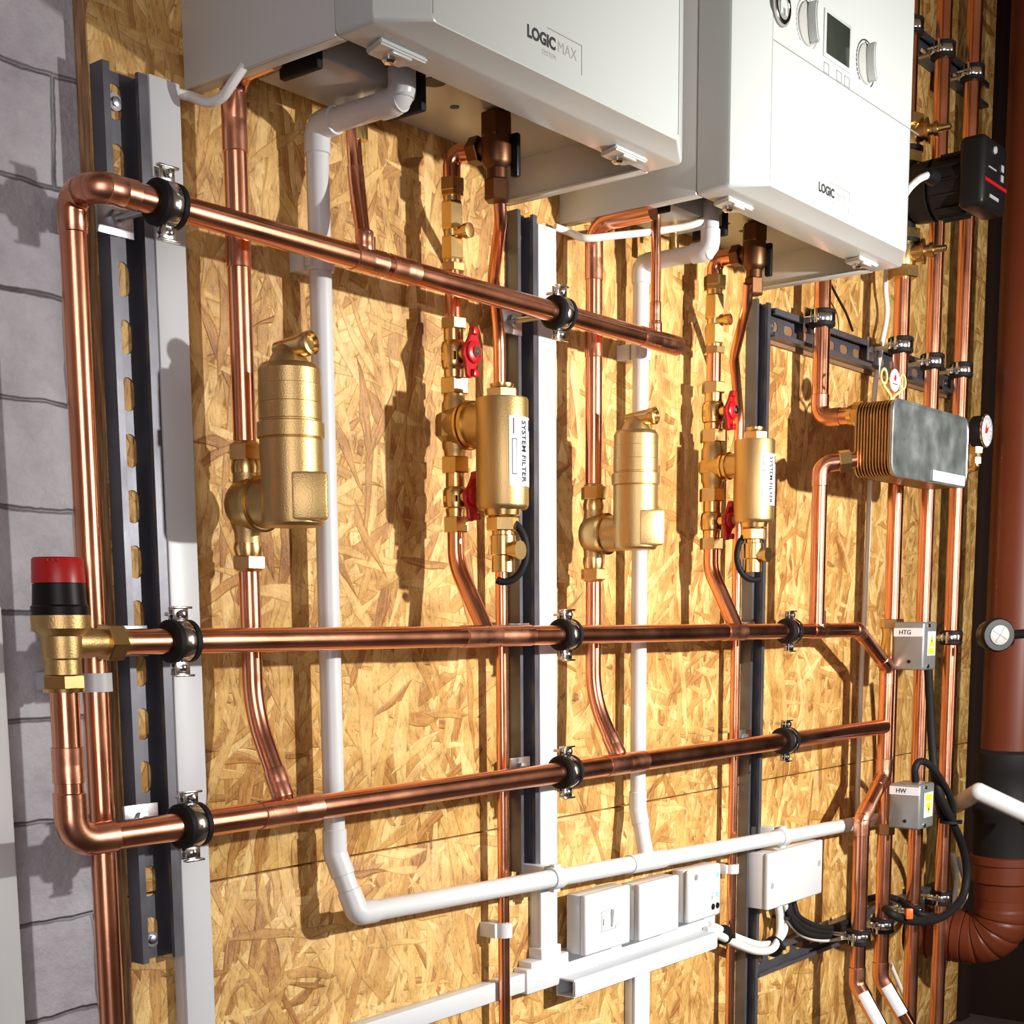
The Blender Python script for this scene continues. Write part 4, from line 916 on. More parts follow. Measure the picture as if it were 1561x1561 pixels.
# ================================================================== SWITCH BOXES
def ebox(name, label, cat, TL, BR, d, db=.016, bev=.003, face=.004):
    a = P(TL[0], TL[1], d); b = P(BR[0], BR[1], d); x0, x1, z1, z0 = a.x, b.x, a.z, b.z
    t = thing(name, label, cat, (x0, 0, z0))
    MB().box((x0+.001, -d+.010, z0+.001), (x1-.001, -db, z1-.001), .0015).build('back_box', WHITEP, t)
    MB().box((x0, -d, z0), (x1, -d+.0098, z1), bev, 3).build('front_plate', WHITEP, t)
    return t, x0, x1, z0, z1
t, x0, x1, z0, z1 = ebox('fused_switch', 'white fused switch with a small rocker, leftmost of the three boxes', 'switch', (893, 1366), (961, 1437), .048)
cx, cz, w_ = (x0+x1)/2, (z0+z1)/2, x1-x0
yf = -.048
mb = MB()
for q in ((-.16, -.13, .16, -.125), (-.16, .125, .16, .13), (-.16, -.13, -.152, .13), (.152, -.13, .16, .13)): mb.box((cx+q[0]*w_, yf-.0003, cz+q[1]*w_), (cx+q[2]*w_, yf+.0002, cz+q[3]*w_))
mb.build('switch_outline', GROOVE, t)
MB().obox(V((cx+.13*w_, yf-.0018, cz+.02*w_)), X, V((0, 1, .14)), V((0, -.14, 1)), w_*.16, .005, w_*.22, .001).build('rocker', WHITEP, t)
MB().box((cx+.13*w_-.003, yf-.0052, cz+.115*w_), (cx+.13*w_+.003, yf-.0035, cz+.125*w_)).build('rocker_mark', GROOVE, t)
MB().box((cx-.125*w_, yf-.0006, cz-.05*w_), (cx-.105*w_, yf+.0004, cz+.03*w_)).build('fuse_slot', GROOVE, t)
t, x0, x1, z0, z1 = ebox('blank_box', 'plain white blank-fronted box, middle of the three boxes', 'electrical box', (976, 1349), (1035, 1417), .048)
t, x0, x1, z0, z1 = ebox('wireless_receiver', 'white control box with green lights, rightmost of the three boxes', 'control box', (1051, 1328), (1099, 1394), .046, bev=.005)
w_ = x1-x0; h_ = z1-z0; yf = -.046
MB().lathe(V((x0+w_*.2, yf, z0+h_*.85)), OUT, [(0, .0045), (.0008, .0045), (.0008, 0)], 16).build('round_button', GROOVE, t)
for a_, b_ in ((.86, .80), (.86, .42)): MB().lathe(V((x0+w_*a_, yf, z0+h_*b_)), OUT, [(0, .0042), (.001, .004), (.0014, 0)], 16).build('indicator_light', LED, t)
for a_ in (.74, .88): MB().lathe(V((x0+w_*a_, yf, z0+h_*.2)), OUT, [(0, .0048), (.001, .0045), (.001, 0)], 16).build('round_button', BLACKP, t)
MB().box((x0+w_*.70, yf-.0003, z0+h_*.34), (x0+w_*.72, yf+.0002, z0+h_*.42)).box((x0+w_*.70, yf-.0003, z0+h_*.46), (x0+w_*.76, yf+.0002, z0+h_*.47)).build('printed_mark', GROOVE, t)
a = P(1172, 1302, .05); b = P(1253, 1358, .05)
t = thing('terminal_box', 'larger white terminal box with two cover screws, under the low white pipe', 'electrical box', (a.x, 0, b.z))
zlo, zhi = P(1182, 1385, .05).z, a.z
MB().box((a.x+.001, -.041, zlo+.001), (b.x-.001, -.0005, zhi-.001), .002).build('back_box', WHITEP, t)
MB().box((a.x, -.05, zlo), (b.x, -.0412, zhi), .003, 3).build('cover', WHITEP, t)
for fx, fz in ((.07, .42), (.93, .58)): MB().lathe(V((a.x+(b.x-a.x)*fx, -.05, zlo+(zhi-zlo)*fz)), OUT, [(0, .005), (.0005, .005), (.0005, 0)], 16).build('cover_screw', INKG, t)
# cables under it
bxc = P(1188, 1383, .03)
cableobj('white_cable', [P(1186, 1378, .03), P(1189, 1400, .03), P(1188, 1425, .032), P(1178, 1446, .034), P(1155, 1450, .034), P(1125, 1440, .034), P(1092, 1424, .032), P(1075, 1418, .025)], .0065, PALEBR, 'outer white cable sweeping from the terminal box into the trunking end', group='white cables under the terminal box')
cableobj('white_cable', [P(1194, 1378, .026), P(1195, 1400, .022), P(1195, 1420, .02), P(1182, 1436, .020), P(1157, 1440, .020), P(1125, 1430, .022), P(1096, 1416, .022), P(1080, 1410, .02)], .0062, PALEBR, 'inner white cable sweeping from the terminal box into the trunking end', group='white cables under the terminal box')
cableobj('white_cable', [P(1196, 1378, .03), P(1205, 1405, .03), P(1225, 1425, .032), P(1255, 1432, .034), P(1290, 1427, .036), P(1310, 1420, .04)], .0055, PALEBR, 'white cable running right from the terminal box under the black cables')
for k, (dx, dy) in enumerate(((0, 0), (8, -5), (-3, 7))):
    cableobj('black_cable', [P(1201+dx, 1376, .03), P(1208+dx, 1398+dy*.3, .034), P(1230+dx, 1415+dy, .036), P(1262, 1420+dy, .038), P(1292, 1410+dy, .04), P(1300, 1395+dy, .05)], .0058, RUBBER, ('uppermost', 'middle', 'lowest')[(1, 0, 2)[k]]+' black cable curving right from the terminal box', group='black cables from the terminal box')
def tie(label, p, d, r):
    single('cable_tie', MB().lathe(V(p)-V(d).normalized()*.003, d, [(0, r*.8), (0, r), (.0042, r), (.0042, r*.8)], 20).box(V(p)+V((-.003, -r-.004, -.003)), V(p)+V((.003, -r+.002, .004)), .0005), RUBBER, label, 'cable tie')
tie('black tie round the white cables just below the terminal box', P(1192, 1400, .027), P(1188, 1425, .027)-P(1192, 1400, .027), .0165)
tie('black tie round the white cables near the foot of the narrow channel', P(1179, 1443, .028), P(1157, 1446, .027)-P(1179, 1443, .028), .017)
tie('black tie round the white cables by the trunking end', P(1103, 1425, .028), P(1120, 1433, .027)-P(1103, 1425, .028), .0155)

# ================================================================== RIGHT-HAND SIDE
dR = .078
# plate heat exchanger
dF, dB = .192, .130
x0 = P(1362, 660, dF).x; x1 = P(1476, 690, dF).x
zt_ = (P(1362, 607, dF).z + P(1477, 638, dF).z)/2; zb_ = (P(1361, 722, dF).z + P(1470, 744, dF).z)/2
t = thing('heat_exchanger', 'plate heat exchanger block with brushed steel cover and ribbed copper-coloured sides', 'heat exchanger', ((x0+x1)/2, -dB, zb_))
def rrect(bm, xa, xb, za, zb, y, r, n=5):
    out = []
    for cx_, cz_, a0 in ((xb-r, zb-r, 0), (xa+r, zb-r, 90), (xa+r, za+r, 180), (xb-r, za+r, 270)):
        for k in range(n+1): a = math.radians(a0+k*90/n); out.append(bm.verts.new((cx_+r*math.cos(a), y, cz_+r*math.sin(a))))
    return out
def stack(secs):
    mb = MB(); bm = mb.bm; R_ = [rrect(bm, x0-o, x1+o, zb_-o, zt_+o, -d, .020) for d, o in secs]; n = len(R_[0])
    for a, b in zip(R_, R_[1:]):
        for k in range(n): bm.faces.new((a[k], b[k], b[(k+1) % n], a[(k+1) % n]))
    bm.faces.new(R_[0][::-1]); bm.faces.new(R_[-1]); return mb
secs = [(dB, 0), (dB+.003, .001)]; NP = 11; s0 = dB+.003; st = (dF-.006-s0)/NP
for k in range(NP): secs += [(s0+st*k+.0003, -.0030), (s0+st*(k+.35), -.0030), (s0+st*(k+.5), .0006), (s0+st*(k+.9), .0006)]
stack(secs).build('plate_pack', BRAZE, t)
stack([(dF-.006, -.001), (dF-.0055, .0015), (dF-.001, .0015), (dF, .000), (dF, -.0022), (dF-.0012, -.0032)]).build('cover_plate', STEELPL, t)
q = P(1443, 733, dF+.001)
MB().box((q.x-.055, -dF-.0008, zb_+.002), (x1-.012, -dF+.0002, zb_+.018), .0003).build('sticker', STICK, t)
text('BX 0043', V((q.x-.03, -dF-.0009, zb_+.007)), X, Z, .009, INKG, t, 'sticker_lettering', .0001)
# inlets
def vpipe(name, label, x, d, z0, z1, r, mat=COPPER, group=None):
    t = thing(name, label, 'pipe', (x, -d, z0), group); MB().tube([V((x, -d, z0)), V((x, -d, z1))], r, 26).build('pipe', mat, t); return t
xi = P(1252, 540, .05).x; ri = PR(1252, 540, .05, 25)
zi = ZY(xi, .05, 638)
t = thing('exchanger_pipe', 'copper pipe coming down through the rail and elbowing into the exchanger top', 'pipe', (xi, -.05, zi))
pu = [V((xi, -.05 , 2.6)), V((xi, -.05, zi)), V((xi, -dB-.004, zi))]
MB().tube(fillet(pu, ri*1.6), ri, 28).build('pipe', COPPER, t); elbow(pu, 1, ri*1.6, ri, t, sock=.016); MB().hexnut(V((xi, -dB+.004, zi)), Y, 0, .018, ri*1.5).lathe(V((xi, -dB+.022, zi)), Y, [(0, ri*1.3), (.008, ri*1.15)], 24).build('union_nut', BRASS, t)
xo = P(1247, 850, dH).x; ro_ = PR(1247, 850, dH, 23); zo = ZY(xo, dH, 708)
t = thing('exchanger_pipe', 'copper pipe from the lower exchanger port down to the middle header', 'pipe', (xo, -dH, zM))
pu = [V((xo, -dH, zM+.01)), V((xo, -dH, zo)), V((xo+.030, -dB-.004, zo+.006))]
MB().tube(fillet(pu, ro_*1.6), ro_, 28).build('pipe', COPPER, t); elbow(pu, 1, ro_*1.6, ro_, t, sock=.016); dd_ = (pu[2]-pu[1]).normalized(); MB().hexnut(pu[2]-dd_*.026, dd_, 0, .018, ro_*1.5).build('union_nut', BRASS, t)
# three long verticals
xp1 = P(1370, 620, dR).x; rp1 = PR(1370, 620, dR, 24)
xp2 = P(1421, 560, dR).x; rp2 = PR(1421, 600, dR, 23)
xp3 = P(1464, 600, dR).x; rp3 = PR(1464, 600, dR, 22.5)
def ZR(x, py, d=dR): return ZY(x, d, py)
t = vpipe('copper_upright', 'copper upright from the pump down behind the exchanger to the floor bundle', xp1, dR, ZR(xp1, 1490), ZR(xp1, 420), rp1)
e0 = V((xp1, -dR, ZR(xp1, 1490))); e1_ = P(1392, 1575, dR+.05)
MB().tube([e0+Z*.02, e0, e1_], rp1, 24).build('diagonal_pipe', COPPER, t); elbow([e0+Z*.2, e0, e1_], 1, rp1*1.8, rp1, t, sock=.022); pipe_label(t, e0+(e1_-e0).normalized()*.014, e1_-e0, rp1*1.14, .06)
MB().hexnut(V((xp1, -dR, ZR(xp1, 958))), Z, 0, .016, rp1*1.5).lathe(V((xp1, -dR, ZR(xp1, 1000))), Z, [(0, rp1*1.2), (.012, rp1*1.35), (.035, rp1*1.15), (ZR(xp1, 958)-ZR(xp1, 1000), rp1*1.3)], 26).build('brass_union', BRASS, t)
MB().hexnut(V((xp1-.0, -dR, ZR(xp1, 1272))), Z, 0, .020, rp1*1.25).lathe(V((xp1, -dR-rp1*.2, ZR(xp1, 1256))), Z, [(0, .006), (.012, .006)], 14).build('brass_socket', BRASS, t)
t = vpipe('copper_upright', 'middle copper upright of the right-hand group, passing behind the exchanger', xp2, dR, .02, 2.05, rp2)
t = vpipe('copper_upright', 'rightmost copper upright, next to the dark corner', xp3, dR, .02, 2.05, rp3)
# valves, pump
def vz(x, d, py): return ZY(x, d, py)
xq_, dq_ = P(1393, 380, dR).x, dR
xq_ = xp1
t = vpipe('copper_upright', 'dark copper upright above the pump, half hidden by the right boiler', xp1, dR, ZR(xp1, 210), 2.05, rp1)
def gate(label, x, d, py0, py1, pyl):
    za, zb2 = ZY(x, d, py1), ZY(x, d, py0); h = zb2-za; r = rp1; o = V((x, -d, za)); t = thing('pump_valve', label, 'valve', o, 'brass valves on the pump')
    mb = MB().lathe(o, Z, [(0, r*1.2), (h*.15, r*1.3), (h*.3, r*1.5), (h*.7, r*1.5), (h*.85, r*1.2), (h, r*1.25)], 28); mb.hexnut(o, Z, -h*.02, h*.24, r*1.85, .2); mb.hexnut(o, Z, h*.78, h*1.02, r*1.95, .2); mb.build('valve_body', BRASS, t)
    zc = ZY(x, d, pyl); c = V((x, -d, zc)); ax = V((.25, -1, .05)).normalized()
    mb = MB().lathe(c, ax, [(0, r*1.1), (.028, r*1.2), (.030, r*1.55), (.034, r*1.55), (.035, r*.7), (.042, r*.7), (.0425, r*.95), (.048, r*.95), (.049, r*.45), (.068, r*.38), (.070, 0)], 24); mb.build('valve_spindle', BRASS, t)
gate('brass valve with a long spindle just below the black pump', xp1, dR, 352, 424, 388)
gate('brass valve with a long spindle just above the black pump', xp1, dR, 178, 250, 205)
zpc = ZY(xp1, dR, 300)
t = thing('circulation_pump', 'black circulation pump with a square control head, right of the right boiler', 'pump', (xp1, -dR, zpc))
o = V((xp1, -dR, zpc))
mb = MB().sphere(o, .045, (1, .8, 1)); mb.lathe(o, Z, [(-.075, .026), (-.068, .026), (-.066, .018), (.066, .018), (.068, .026), (.075, .026)], 28); mb.build('pump_body', BLACKP, t)
mb = MB().lathe(o, OUT, [(.02, .046), (.05, .048), (.052, .042), (.056, .042), (.058, .048), (.11, .046)], 36)
for k in range(14): a = 2*PI*k/14; mb.obox(o+OUT*.085+X*math.cos(a)*.048+Z*math.sin(a)*.048, X*math.cos(a)+Z*math.sin(a), Y, (X*math.cos(a)+Z*math.sin(a)).cross(Y), .006, .045, .003)
mb.build('motor_housing', BLACKP, t)
hd = MB().box((xp1-.052, -dR-.150, zpc-.048), (xp1+.050, -dR-.108, zpc+.058), .009, 3).build('control_head', BLACKP, t)
yh = -dR-.1503
MB().box((xp1-.046, yh-.0006, zpc-.012), (xp1+.046, yh+.0006, zpc-.007)).build('red_stripe', REDL, hd)
MB().box((xp1-.034, yh-.0008, zpc+.010), (xp1-.002, yh+.0006, zpc+.012)).box((xp1+.02, yh-.0008, zpc+.015), (xp1+.03, yh+.0006, zpc+.025)).box((xp1+.02, yh-.0008, zpc+.0), (xp1+.03, yh+.0006, zpc+.010)).box((xp1-.025, yh-.0008, zpc-.033), (xp1+.012, yh+.0006, zpc-.028)).build('printed_marks', INKG, hd)
MB().lathe(V((xp1-.01, yh, zpc+.04)), OUT, [(0, .006), (.002, .005), (.002, 0)], 16).build('push_button', DIALM, hd)
g0 = P(1414, 267, .17)
MB().lathe(g0-V((.0, 0, 0)), V((1, -.1, 0)), [(-.004, .010), (.01, .012), (.02, .012)], 16).build('cable_gland', BLACKP, t)
cableobj('white_cable', [g0, P(1400, 274, .17), P(1384, 290, .165), P(1372, 312, .16), P(1360, 345, .12), P(1352, 400, .05)], .0055, PALEBR, 'white cable curving from the pump head behind the right boiler')
cableobj('white_cable', [P(1352, 395, .03), P(1350, 440, .025), P(1352, 480, .022), P(1343, 530, .022), P(1333, 600, .018), P(1327, 700, .012), P(1322, 850, .010), P(1314, 1000, .008), P(1310, 1120, .008), P(1306, 1250, .008)], .0045, PALEBR, 'thin pale cable pinned down the board right of the exchanger pipes')
cableobj('thin_wire', [P(1262, 425, .02), P(1275, 450, .02), P(1290, 478, .02), P(1300, 505, .03)], .002, BROWNP, 'thin dark wire slanting down to the horizontal rail')
# clamps on the uprights
def vclamp(label, x, z, r, stand, d=dR):
    return label, x, z, r, stand, d
gR = 'small clamps on the right-hand uprights'
c0 = make_clamp('pipe_clamp', 'small clamp on the middle upright at the horizontal rail', rp2, (0, 0, 0), dR-.024, gR, 'one')
RV = (0, -PI/2, 0)
c0.location = V((xp2, -dR, ZR(xp2, 552))); c0.rotation_euler = RV
for lab, x, py in (('small clamp on the pump upright at the horizontal rail', xp1, 527), ('small clamp on the rightmost upright at the horizontal rail', xp3, 565),
                   ('small clamp high on the dark upright beside the right boiler', xp1, 42), ('small clamp high on the middle upright', xp2, 78), ('small clamp high on the rightmost upright', xp3, 113),
                   ('small clamp low on the second upright of the floor bundle', xp1, 1410), ('small clamp low on the third upright of the floor bundle', xp2, 1388), ('small clamp low on the fourth upright of the floor bundle, rightmost', xp3, 1368),
                   ('small clamp on the rightmost upright behind the upper grey actuator', xp3, 972)):
    clone(c0, (x, -dR, ZR(x, py)), RV, lab)
c1_ = make_clamp('pipe_clamp', 'clamp holding the exchanger inlet pipe on the horizontal rail', ri, (0, 0, 0), .05-.0245, None, 'one')
c1_.location = V((xi, -.05, ZY(xi, .05, 486))); c1_.rotation_euler = RV
c2_ = make_clamp('pipe_clamp', 'small clamp low on the first upright of the floor bundle, leftmost', rD*1.03, (0, 0, 0), dH-.024, None, 'one')
c2_.location = V((xlo, -dH, ZY(xlo, dH, 1428))); c2_.rotation_euler = RV
# actuators
def actuator(label, x_back, d0, d1, z0, z1, w, word, kind, flip):
    t = thing('valve_actuator', label, 'actuator', (x_back, -d0, z0))
    x1_a = x_back+w; MB().box((x_back, -d1, z0), (x1_a, -d0, z1), .004, 3).build('casing', GREYBOX, t)
    h = z1-z0; ym = -(d0+d1)/2
    z_l = z0+h*(.70 if not flip else .76)
    MB().box((x_back-.0005, -d1+.002, z_l), (x_back+.0005, -d0-.001, z_l+.014)).build('paper_strip', STICK, t)
    text(word, V((x_back-.0006, ym-.0+.006, z_l+.0035)), OUT, Z, .0105, INK, t, 'lettering', .0001, center=True, bold=.0002)
    xs0, xs1 = x_back+w*.30, x_back+w*.88; zs0, zs1 = (z0+h*.30, z0+h*.80) if not flip else (z0+h*.25, z0+h*.80)
    MB().box((xs0, -d1-.0005, zs0), (xs1, -d1+.0003, zs1)).build('warning_sticker', STICK, t)
    cx_ = (xs0+xs1)/2; hs = zs1-zs0; ws = xs1-xs0; y_ = -d1-.0006
    zt0_ = zs0+hs*(.38 if not flip else .08); zh = hs*.5; up = 1 if not flip else -1
    tri = [V((cx_-ws*.42, y_, zt0_ if up > 0 else zt0_+zh)), V((cx_+ws*.42, y_, zt0_ if up > 0 else zt0_+zh)), V((cx_, y_, zt0_+zh if up > 0 else zt0_))]
    MB().prism(tri, OUT*.0002).build('warning_triangle', YEL, t)
    MB().prism([V((cx_+a*ws, y_-.0003, zt0_+zh*b)) for a, b in ((.02, .78), (-.10, .42), (0, .42), (-.04, .14), (.10, .50), (.01, .50), (.06, .78))], OUT*.0001).build('lightning_mark', INK, t)
    zr = zs0+hs*(.06 if not flip else .66); MB().box((xs0+ws*.1, y_-.0001, zr), (xs1-ws*.1, y_+.0003, zr+hs*.26)).build('yellow_panel', YEL, t)
    for zz2 in (z0+h*.08, z0+h*.92): MB().lathe(V((x_back+w*.35, -d1, zz2)), OUT, [(0, .004), (.002, .0035), (.002, 0)], 14).build('casing_screw', CHROME, t)
    MB().lathe(V((x_back, -(d0+d1)/2-.002, z0+h*.18)), -X, [(0, .003), (.001, .003), (.001, 0)], 12).build('side_screw', BLACKP, t)
    return t
a1 = P(1408, 985, .150)
actuator('upper grey valve actuator with a yellow warning sticker', a1.x, .096, .150, ZY(a1.x, .150, 1022), ZY(a1.x, .150, 948), .055, 'HTG', 1, False)
a2_ = P(1402, 1230, .165)
actuator('lower grey valve actuator on the third upright, black cable rising from its top', a2_.x, .110, .165, ZY(a2_.x, .165, 1266), ZY(a2_.x, .165, 1197), .062, 'HW', 1, True)
# black control cables
cableobj('black_cable', [P(1415, 1020, .13), P(1417, 1060, .13), P(1420, 1120, .132), P(1425, 1180, .14), P(1434, 1215, .15), P(1450, 1250, .155), P(1467, 1290, .15), P(1474, 1330, .15), P(1468, 1365, .15), P(1450, 1388, .15), P(1425, 1402, .15), P(1390, 1404, .15), P(1362, 1395, .14), P(1350, 1385, .12)], .0075, RUBBER, 'thick black cable hanging from the upper actuator in a long loop')
cableobj('black_cable', [P(1396, 1192, .14), P(1395, 1172, .142), P(1402, 1161, .145), P(1416, 1165, .15), P(1432, 1185, .155), P(1448, 1215, .155), P(1452, 1240, .15), P(1444, 1250, .145), P(1434, 1240, .14), P(1428, 1210, .14), P(1422, 1170, .135)], .0062, RUBBER, 'black cable arching out of the top of the lower actuator')
tie('black tie joining the two looping actuator cables', P(1448, 1252, .153), Z, .018)
cableobj('black_cable', [P(1325, 1370, .05), P(1345, 1366, .04), P(1370, 1372, .05), P(1400, 1392, .11), P(1430, 1398, .13)], .006, RUBBER, 'short black cable tucked behind the floor bundle')
single('cable_marker', MB().obox(P(1386, 1393, .16), V((.62, -.78, 0)), V((-.78, -.62, 0)), Z, .012, .008, .018, .002), ORANGEP, 'small orange marker on the black cable loop near the floor', 'marker')
cableobj('white_cable', [P(1452, 1300, .03), P(1458, 1330, .035), P(1456, 1360, .04), P(1450, 1385, .045)], .005, PALEBR, 'left pale cable bundled behind the rightmost upright', group='pale cables by the drain bend')
cableobj('white_cable', [P(1460, 1308, .02), P(1470, 1340, .025), P(1472, 1365, .03), P(1462, 1385, .045)], .005, PALEBR, 'right pale cable bundled behind the rightmost upright', group='pale cables by the drain bend')
# gauge
gx = P(1502, 657, .15); t = thing('pressure_gauge', 'round white pressure gauge with a red needle beside the exchanger', 'gauge', gx)
MB().lathe(gx, OUT, [(-.028, .018), (-.02, .027), (0, .0275), (.001, .0268)], 36).build('gauge_case', BLACKP, t)
MB().lathe(gx, OUT, [(.0005, .0285), (.003, .0285), (.0035, .0265), (.0012, .0262)], 36, cap=False).build('bezel', CHROME, t)
MB().lathe(gx, OUT, [(.0008, .0264), (.0014, .0264), (.0014, 0)], 36).build('dial', WHITEP, t)
mb = MB(); mb.prism([gx+OUT*.0016+X*a+Z*b for a, b in ((-.004, -.004), (.003, -.004), (.012, .008), (.002, .004), (.001, .013), (-.003, .004))], OUT*.0006); mb.build('red_needle', REDP, t)
mb = MB()
for k in range(13): a = math.radians(-40+k*21.7); rr = X*math.cos(a)+Z*math.sin(a); mb.obox(gx+OUT*.0016+rr*.022, rr, rr.cross(OUT), OUT, .004, .001, .0003)
mb.build('dial_marks', INK, t)
st_ = gx+Y*.014; MB().hexnut(st_, -Z, .026, .038, .012).lathe(st_, -Z, [(.02, .006), (.038, .008), (.044, .009)], 16).hexnut(st_, -Z, .044, .056, .0095).build('brass_stem', BRASS, t)
mb = MB().tube(fillet([st_-Z*.05, st_-Z*.062, V((xp3, -dR, gx.z-.062))], .01), .006, 14); mb.build('feed_tube', BRASS, t)
# tag above exchanger
tg = P(1363, 580, .17); t = thing('valve_tag', 'yellow loop tag with a round white disc above the exchanger', 'tag', tg)
YT = simple('pale_yellow_plastic', (.68, .55, .22), .4, 0, .05, 30)
mb = MB(); mb.lathe(tg, OUT, [(0, .0165), (.0018, .0165), (.0018, 0)], 28); mb.build('tag_disc', STICK, t)
mb = MB(); mb.prism([tg+OUT*.002+X*a+Z*b for a, b in ((0, .010), (-.005, .002), (-.002, -.001), (.001, -.001), (.004, .003), (.003, .006))], OUT*.0003); mb.build('flame_mark', REDP, t)
MB().box(tg+V((-.009, -.0024, -.0062)), tg+V((.009, -.0019, -.0048))).build('printed_line', INK, t)
mb = MB()
for sx in (-1, 1):
    c = tg+X*sx*.034+Y*.002+Z*.002; mb.lathe(c, OUT, [(0, .0085), (0, .0125), (.0018, .0125), (.0018, .0085), (0, .0085)], 24, cap=False)
    mb.tube([c-Z*.012, tg-Z*.022+X*sx*.006+Y*.002, tg-Z*.034+Y*.004], .0022, 8)
mb.build('yellow_loops', YT, t)

# ================================================================== DRAIN
rDr = PR(1546, 968, dDr, 84)
zc0, zc1 = ZY(pipeX, dDr, 1302), ZY(pipeX, dDr, 1142)
t = thing('drain_stack', 'thick rust-brown plastic drain stack in the right corner', 'drain pipe', (pipeX, -dDr, zc0))
ce = V((pipeX, -dDr, 0))
MB().tube([V((pipeX, -dDr, zc1-.02)), V((pipeX, -dDr, 2.6))], rDr, 48).build('pipe', TERRA, t)
MB().lathe(V((pipeX, -dDr, zc0)), Z, [(-.01, rDr*1.10), (0, rDr*1.13), ((zc1-zc0)*.38, rDr*1.13), ((zc1-zc0)*.40, rDr*1.18), ((zc1-zc0)*.46, rDr*1.18), ((zc1-zc0)*.48, rDr*1.13), ((zc1-zc0)*.78, rDr*1.13), ((zc1-zc0)*.80, rDr*1.18), ((zc1-zc0)*.97, rDr*1.18), (zc1-zc0, rDr*1.06)], 48).build('rubber_coupling', RUBBER, t)
zs_ = ZY(pipeX, dDr, 1345)
MB().lathe(V((pipeX, -dDr, zs_-.03)), Z, [(0, rDr*1.02), (.03, rDr*1.06), (.034, rDr*1.16), (zc0-zs_+.012, rDr*1.16), (zc0-zs_+.014, rDr*1.24), (zc0-zs_+.028, rDr*1.24), (zc0-zs_+.030, rDr*1.15)], 48).build('socket', TERRA, t)
zbend = ZY(pipeX, dDr*.5, 1426)
bp = fillet([V((pipeX, -dDr, zs_)), V((pipeX, -dDr, zbend)), V((pipeX-.02, -.001, zbend+.004))], .080, 14)
# finely stepped so that the ribs show
dense = []
for a_, b_ in zip(bp, bp[1:]):
    n_ = max(1, int((b_-a_).length/.0025))
    for k in range(n_): dense.append(a_.lerp(b_, k/n_))
dense.append(bp[-1]); rad = []; Lc = 0
for i, p in enumerate(dense):
    if i: Lc += (p-dense[i-1]).length
    rad.append(rDr*(1.0 if Lc < .05 else (1.02 if (Lc % .022) > .0045 else .965)))
MB().tube(dense, rad, 40).build('ribbed_bend', TERRA, t)
cb = P(1522, 968, dDr+.064); axb = V((-.72, -.69, 0)).normalized()
t = thing('drain_boss', 'black ringed boss with a pale cap on the drain stack', 'pipe fitting', cb)
MB().lathe(cb, axb, [(-.035, .025), (-.014, .028), (0, .0285), (.004, .026), (.004, .017)], 40).build('black_ring', BLACKP, t)
MB().lathe(cb, axb, [(.001, .0165), (.006, .0165), (.0065, .0155), (.0065, 0)], 32).build('pale_cap', DIALM, t)
sdv = axb.cross(Z); mb = MB()
for a in (.55, 2.12): dv = sdv*math.cos(a)+Z*math.sin(a); mb.obox(cb+axb*.0068, dv, dv.cross(axb), axb, .029, .0014, .0008)
mb.build('cross_mark', GROOVE, t)
MB().tube([cb+axb*.0+V((.03, -.01, 0)), cb+V((.16, -.03, .004))], .008, 16).build('side_pipe', BLACKP, t)
# floor odds
cableobj('floor_cable', [V((2.2, -.40, .006)), V((2.35, -.38, .006)), V((2.6, -.30, .006)), V((2.8, -.33, .006)), V((2.98, -.36, .006))], .006, RUBBER, 'black cable lying across the dark floor at the lower right')
rr_ = PR(1380, 1500, .03, 5)
single('bracing_rod', MB().tube([P(1358, 1470, .02), P(1379, 1520, .03)], .004, 12), PALEBR, 'thin pale rod slanting behind the floor bundle', 'rod')
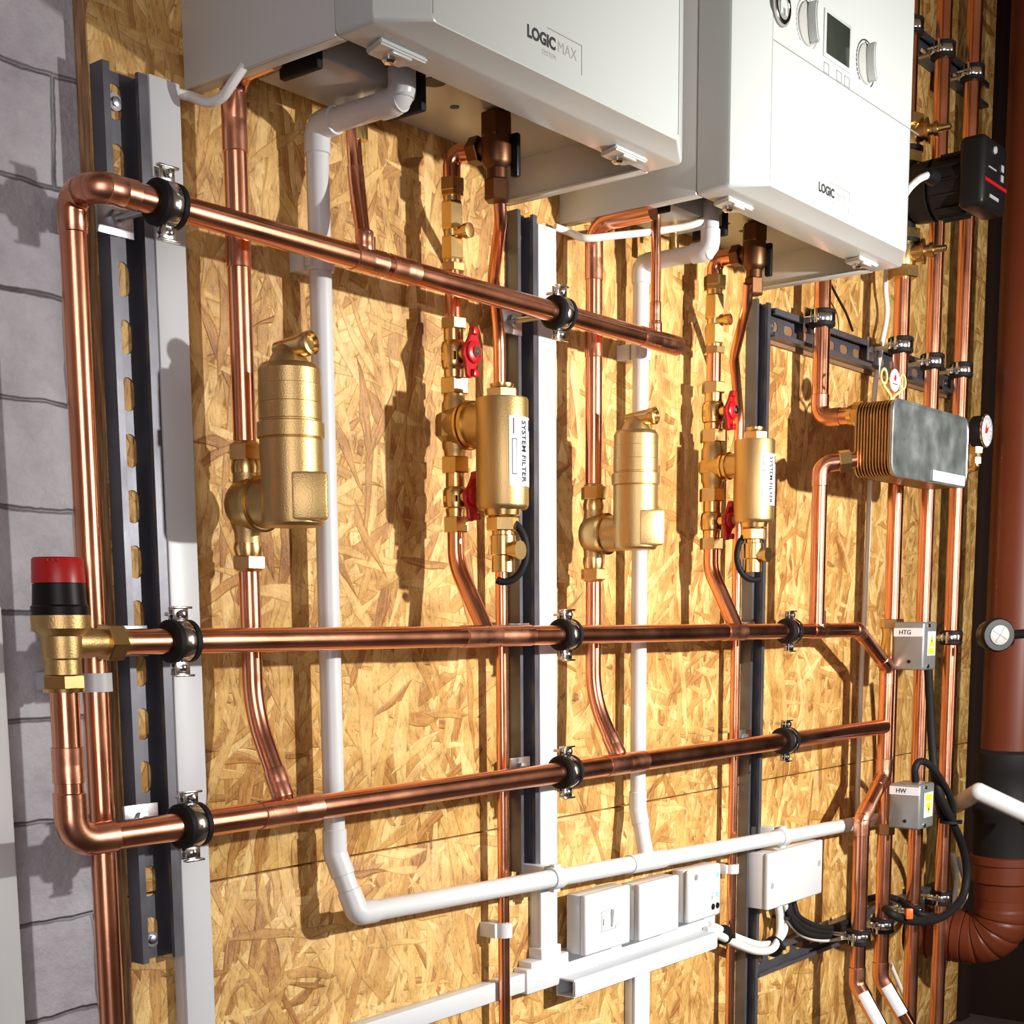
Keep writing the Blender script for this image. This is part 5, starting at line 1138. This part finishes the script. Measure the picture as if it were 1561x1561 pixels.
# ================================================================== LIGHT, WORLD, CAMERA
def area(name, loc, target, sx, sy, e, col):
    l = bpy.data.lights.new(name, 'AREA'); l.shape = 'RECTANGLE'; l.size = sx; l.size_y = sy; l.energy = e; l.color = col
    o = bpy.data.objects.new(name, l); COL.objects.link(o); o.location = V(loc)
    o.rotation_euler = (V(target)-V(loc)).to_track_quat('-Z', 'Y').to_euler(); return o
key = bpy.data.lights.new('work_lamp', 'SPOT'); key.energy = 268; key.spot_size = math.radians(100); key.spot_blend = 1; key.shadow_soft_size = .022; key.color = (1, .98, .93)
ko = bpy.data.objects.new('work_lamp', key); COL.objects.link(ko); ko.location = (1.68, -1.65, H0+.27)
ko.rotation_euler = (V((1.95, 0, H0-.06))-ko.location).to_track_quat('-Z', 'Y').to_euler()
area('added_left_fill', (-.8, -2.0, H0+.15), (.9, 0, H0-.15), 1.0, 1.7, 24, (.96, .93, 1.0))  # added soft light: fills the left side and streaks the copper, no window there
area('added_right_strip', (3.0, -2.6, H0+.3), (1.6, 0, H0), .35, 1.8, 8, (1, .97, .9))  # added narrow area light from the right, no doorway there
w = bpy.data.worlds.new('room'); sc.world = w; w.use_nodes = True
nt = w.node_tree; bg = nt.nodes['Background']; tc = nt.nodes.new('ShaderNodeTexCoord'); sp = nt.nodes.new('ShaderNodeSeparateXYZ'); nt.links.new(tc.outputs['Generated'], sp.inputs[0])
ma = nt.nodes.new('ShaderNodeMath'); ma.operation = 'MULTIPLY_ADD'; ma.inputs[1].default_value = .5; ma.inputs[2].default_value = .5; nt.links.new(sp.outputs['Z'], ma.inputs[0])
cr = nt.nodes.new('ShaderNodeValToRGB'); nt.links.new(ma.outputs[0], cr.inputs[0]); e = cr.color_ramp.elements
e[0].position = 0; e[0].color = (.04, .02, .01, 1); e[1].position = 1; e[1].color = (.06, .038, .024, 1)
for p_, c_ in ((.42, (.14, .076, .038)), (.62, (.19, .118, .072))):
    q_ = cr.color_ramp.elements.new(p_); q_.color = (*c_, 1)
nt.links.new(cr.outputs[0], bg.inputs[0]); bg.inputs[1].default_value = 1.0
cam = bpy.data.cameras.new('camera'); co = bpy.data.objects.new('camera', cam); COL.objects.link(co)
cam.sensor_width = 36; cam.sensor_fit = 'HORIZONTAL'; cam.lens = F/1561*36
cam.shift_x = (780.5-CX)/1561; cam.shift_y = (CY-780.5)/1561; cam.clip_start = .02
M = Matrix((R2, -D2, -fw)).transposed().to_4x4(); M.translation = CAM; co.matrix_world = M
sc.camera = co
sc.view_settings.view_transform = 'Standard'; sc.view_settings.look = 'None'; sc.view_settings.exposure = -.12; sc.view_settings.gamma = 1; sc.view_settings.use_curve_mapping = False
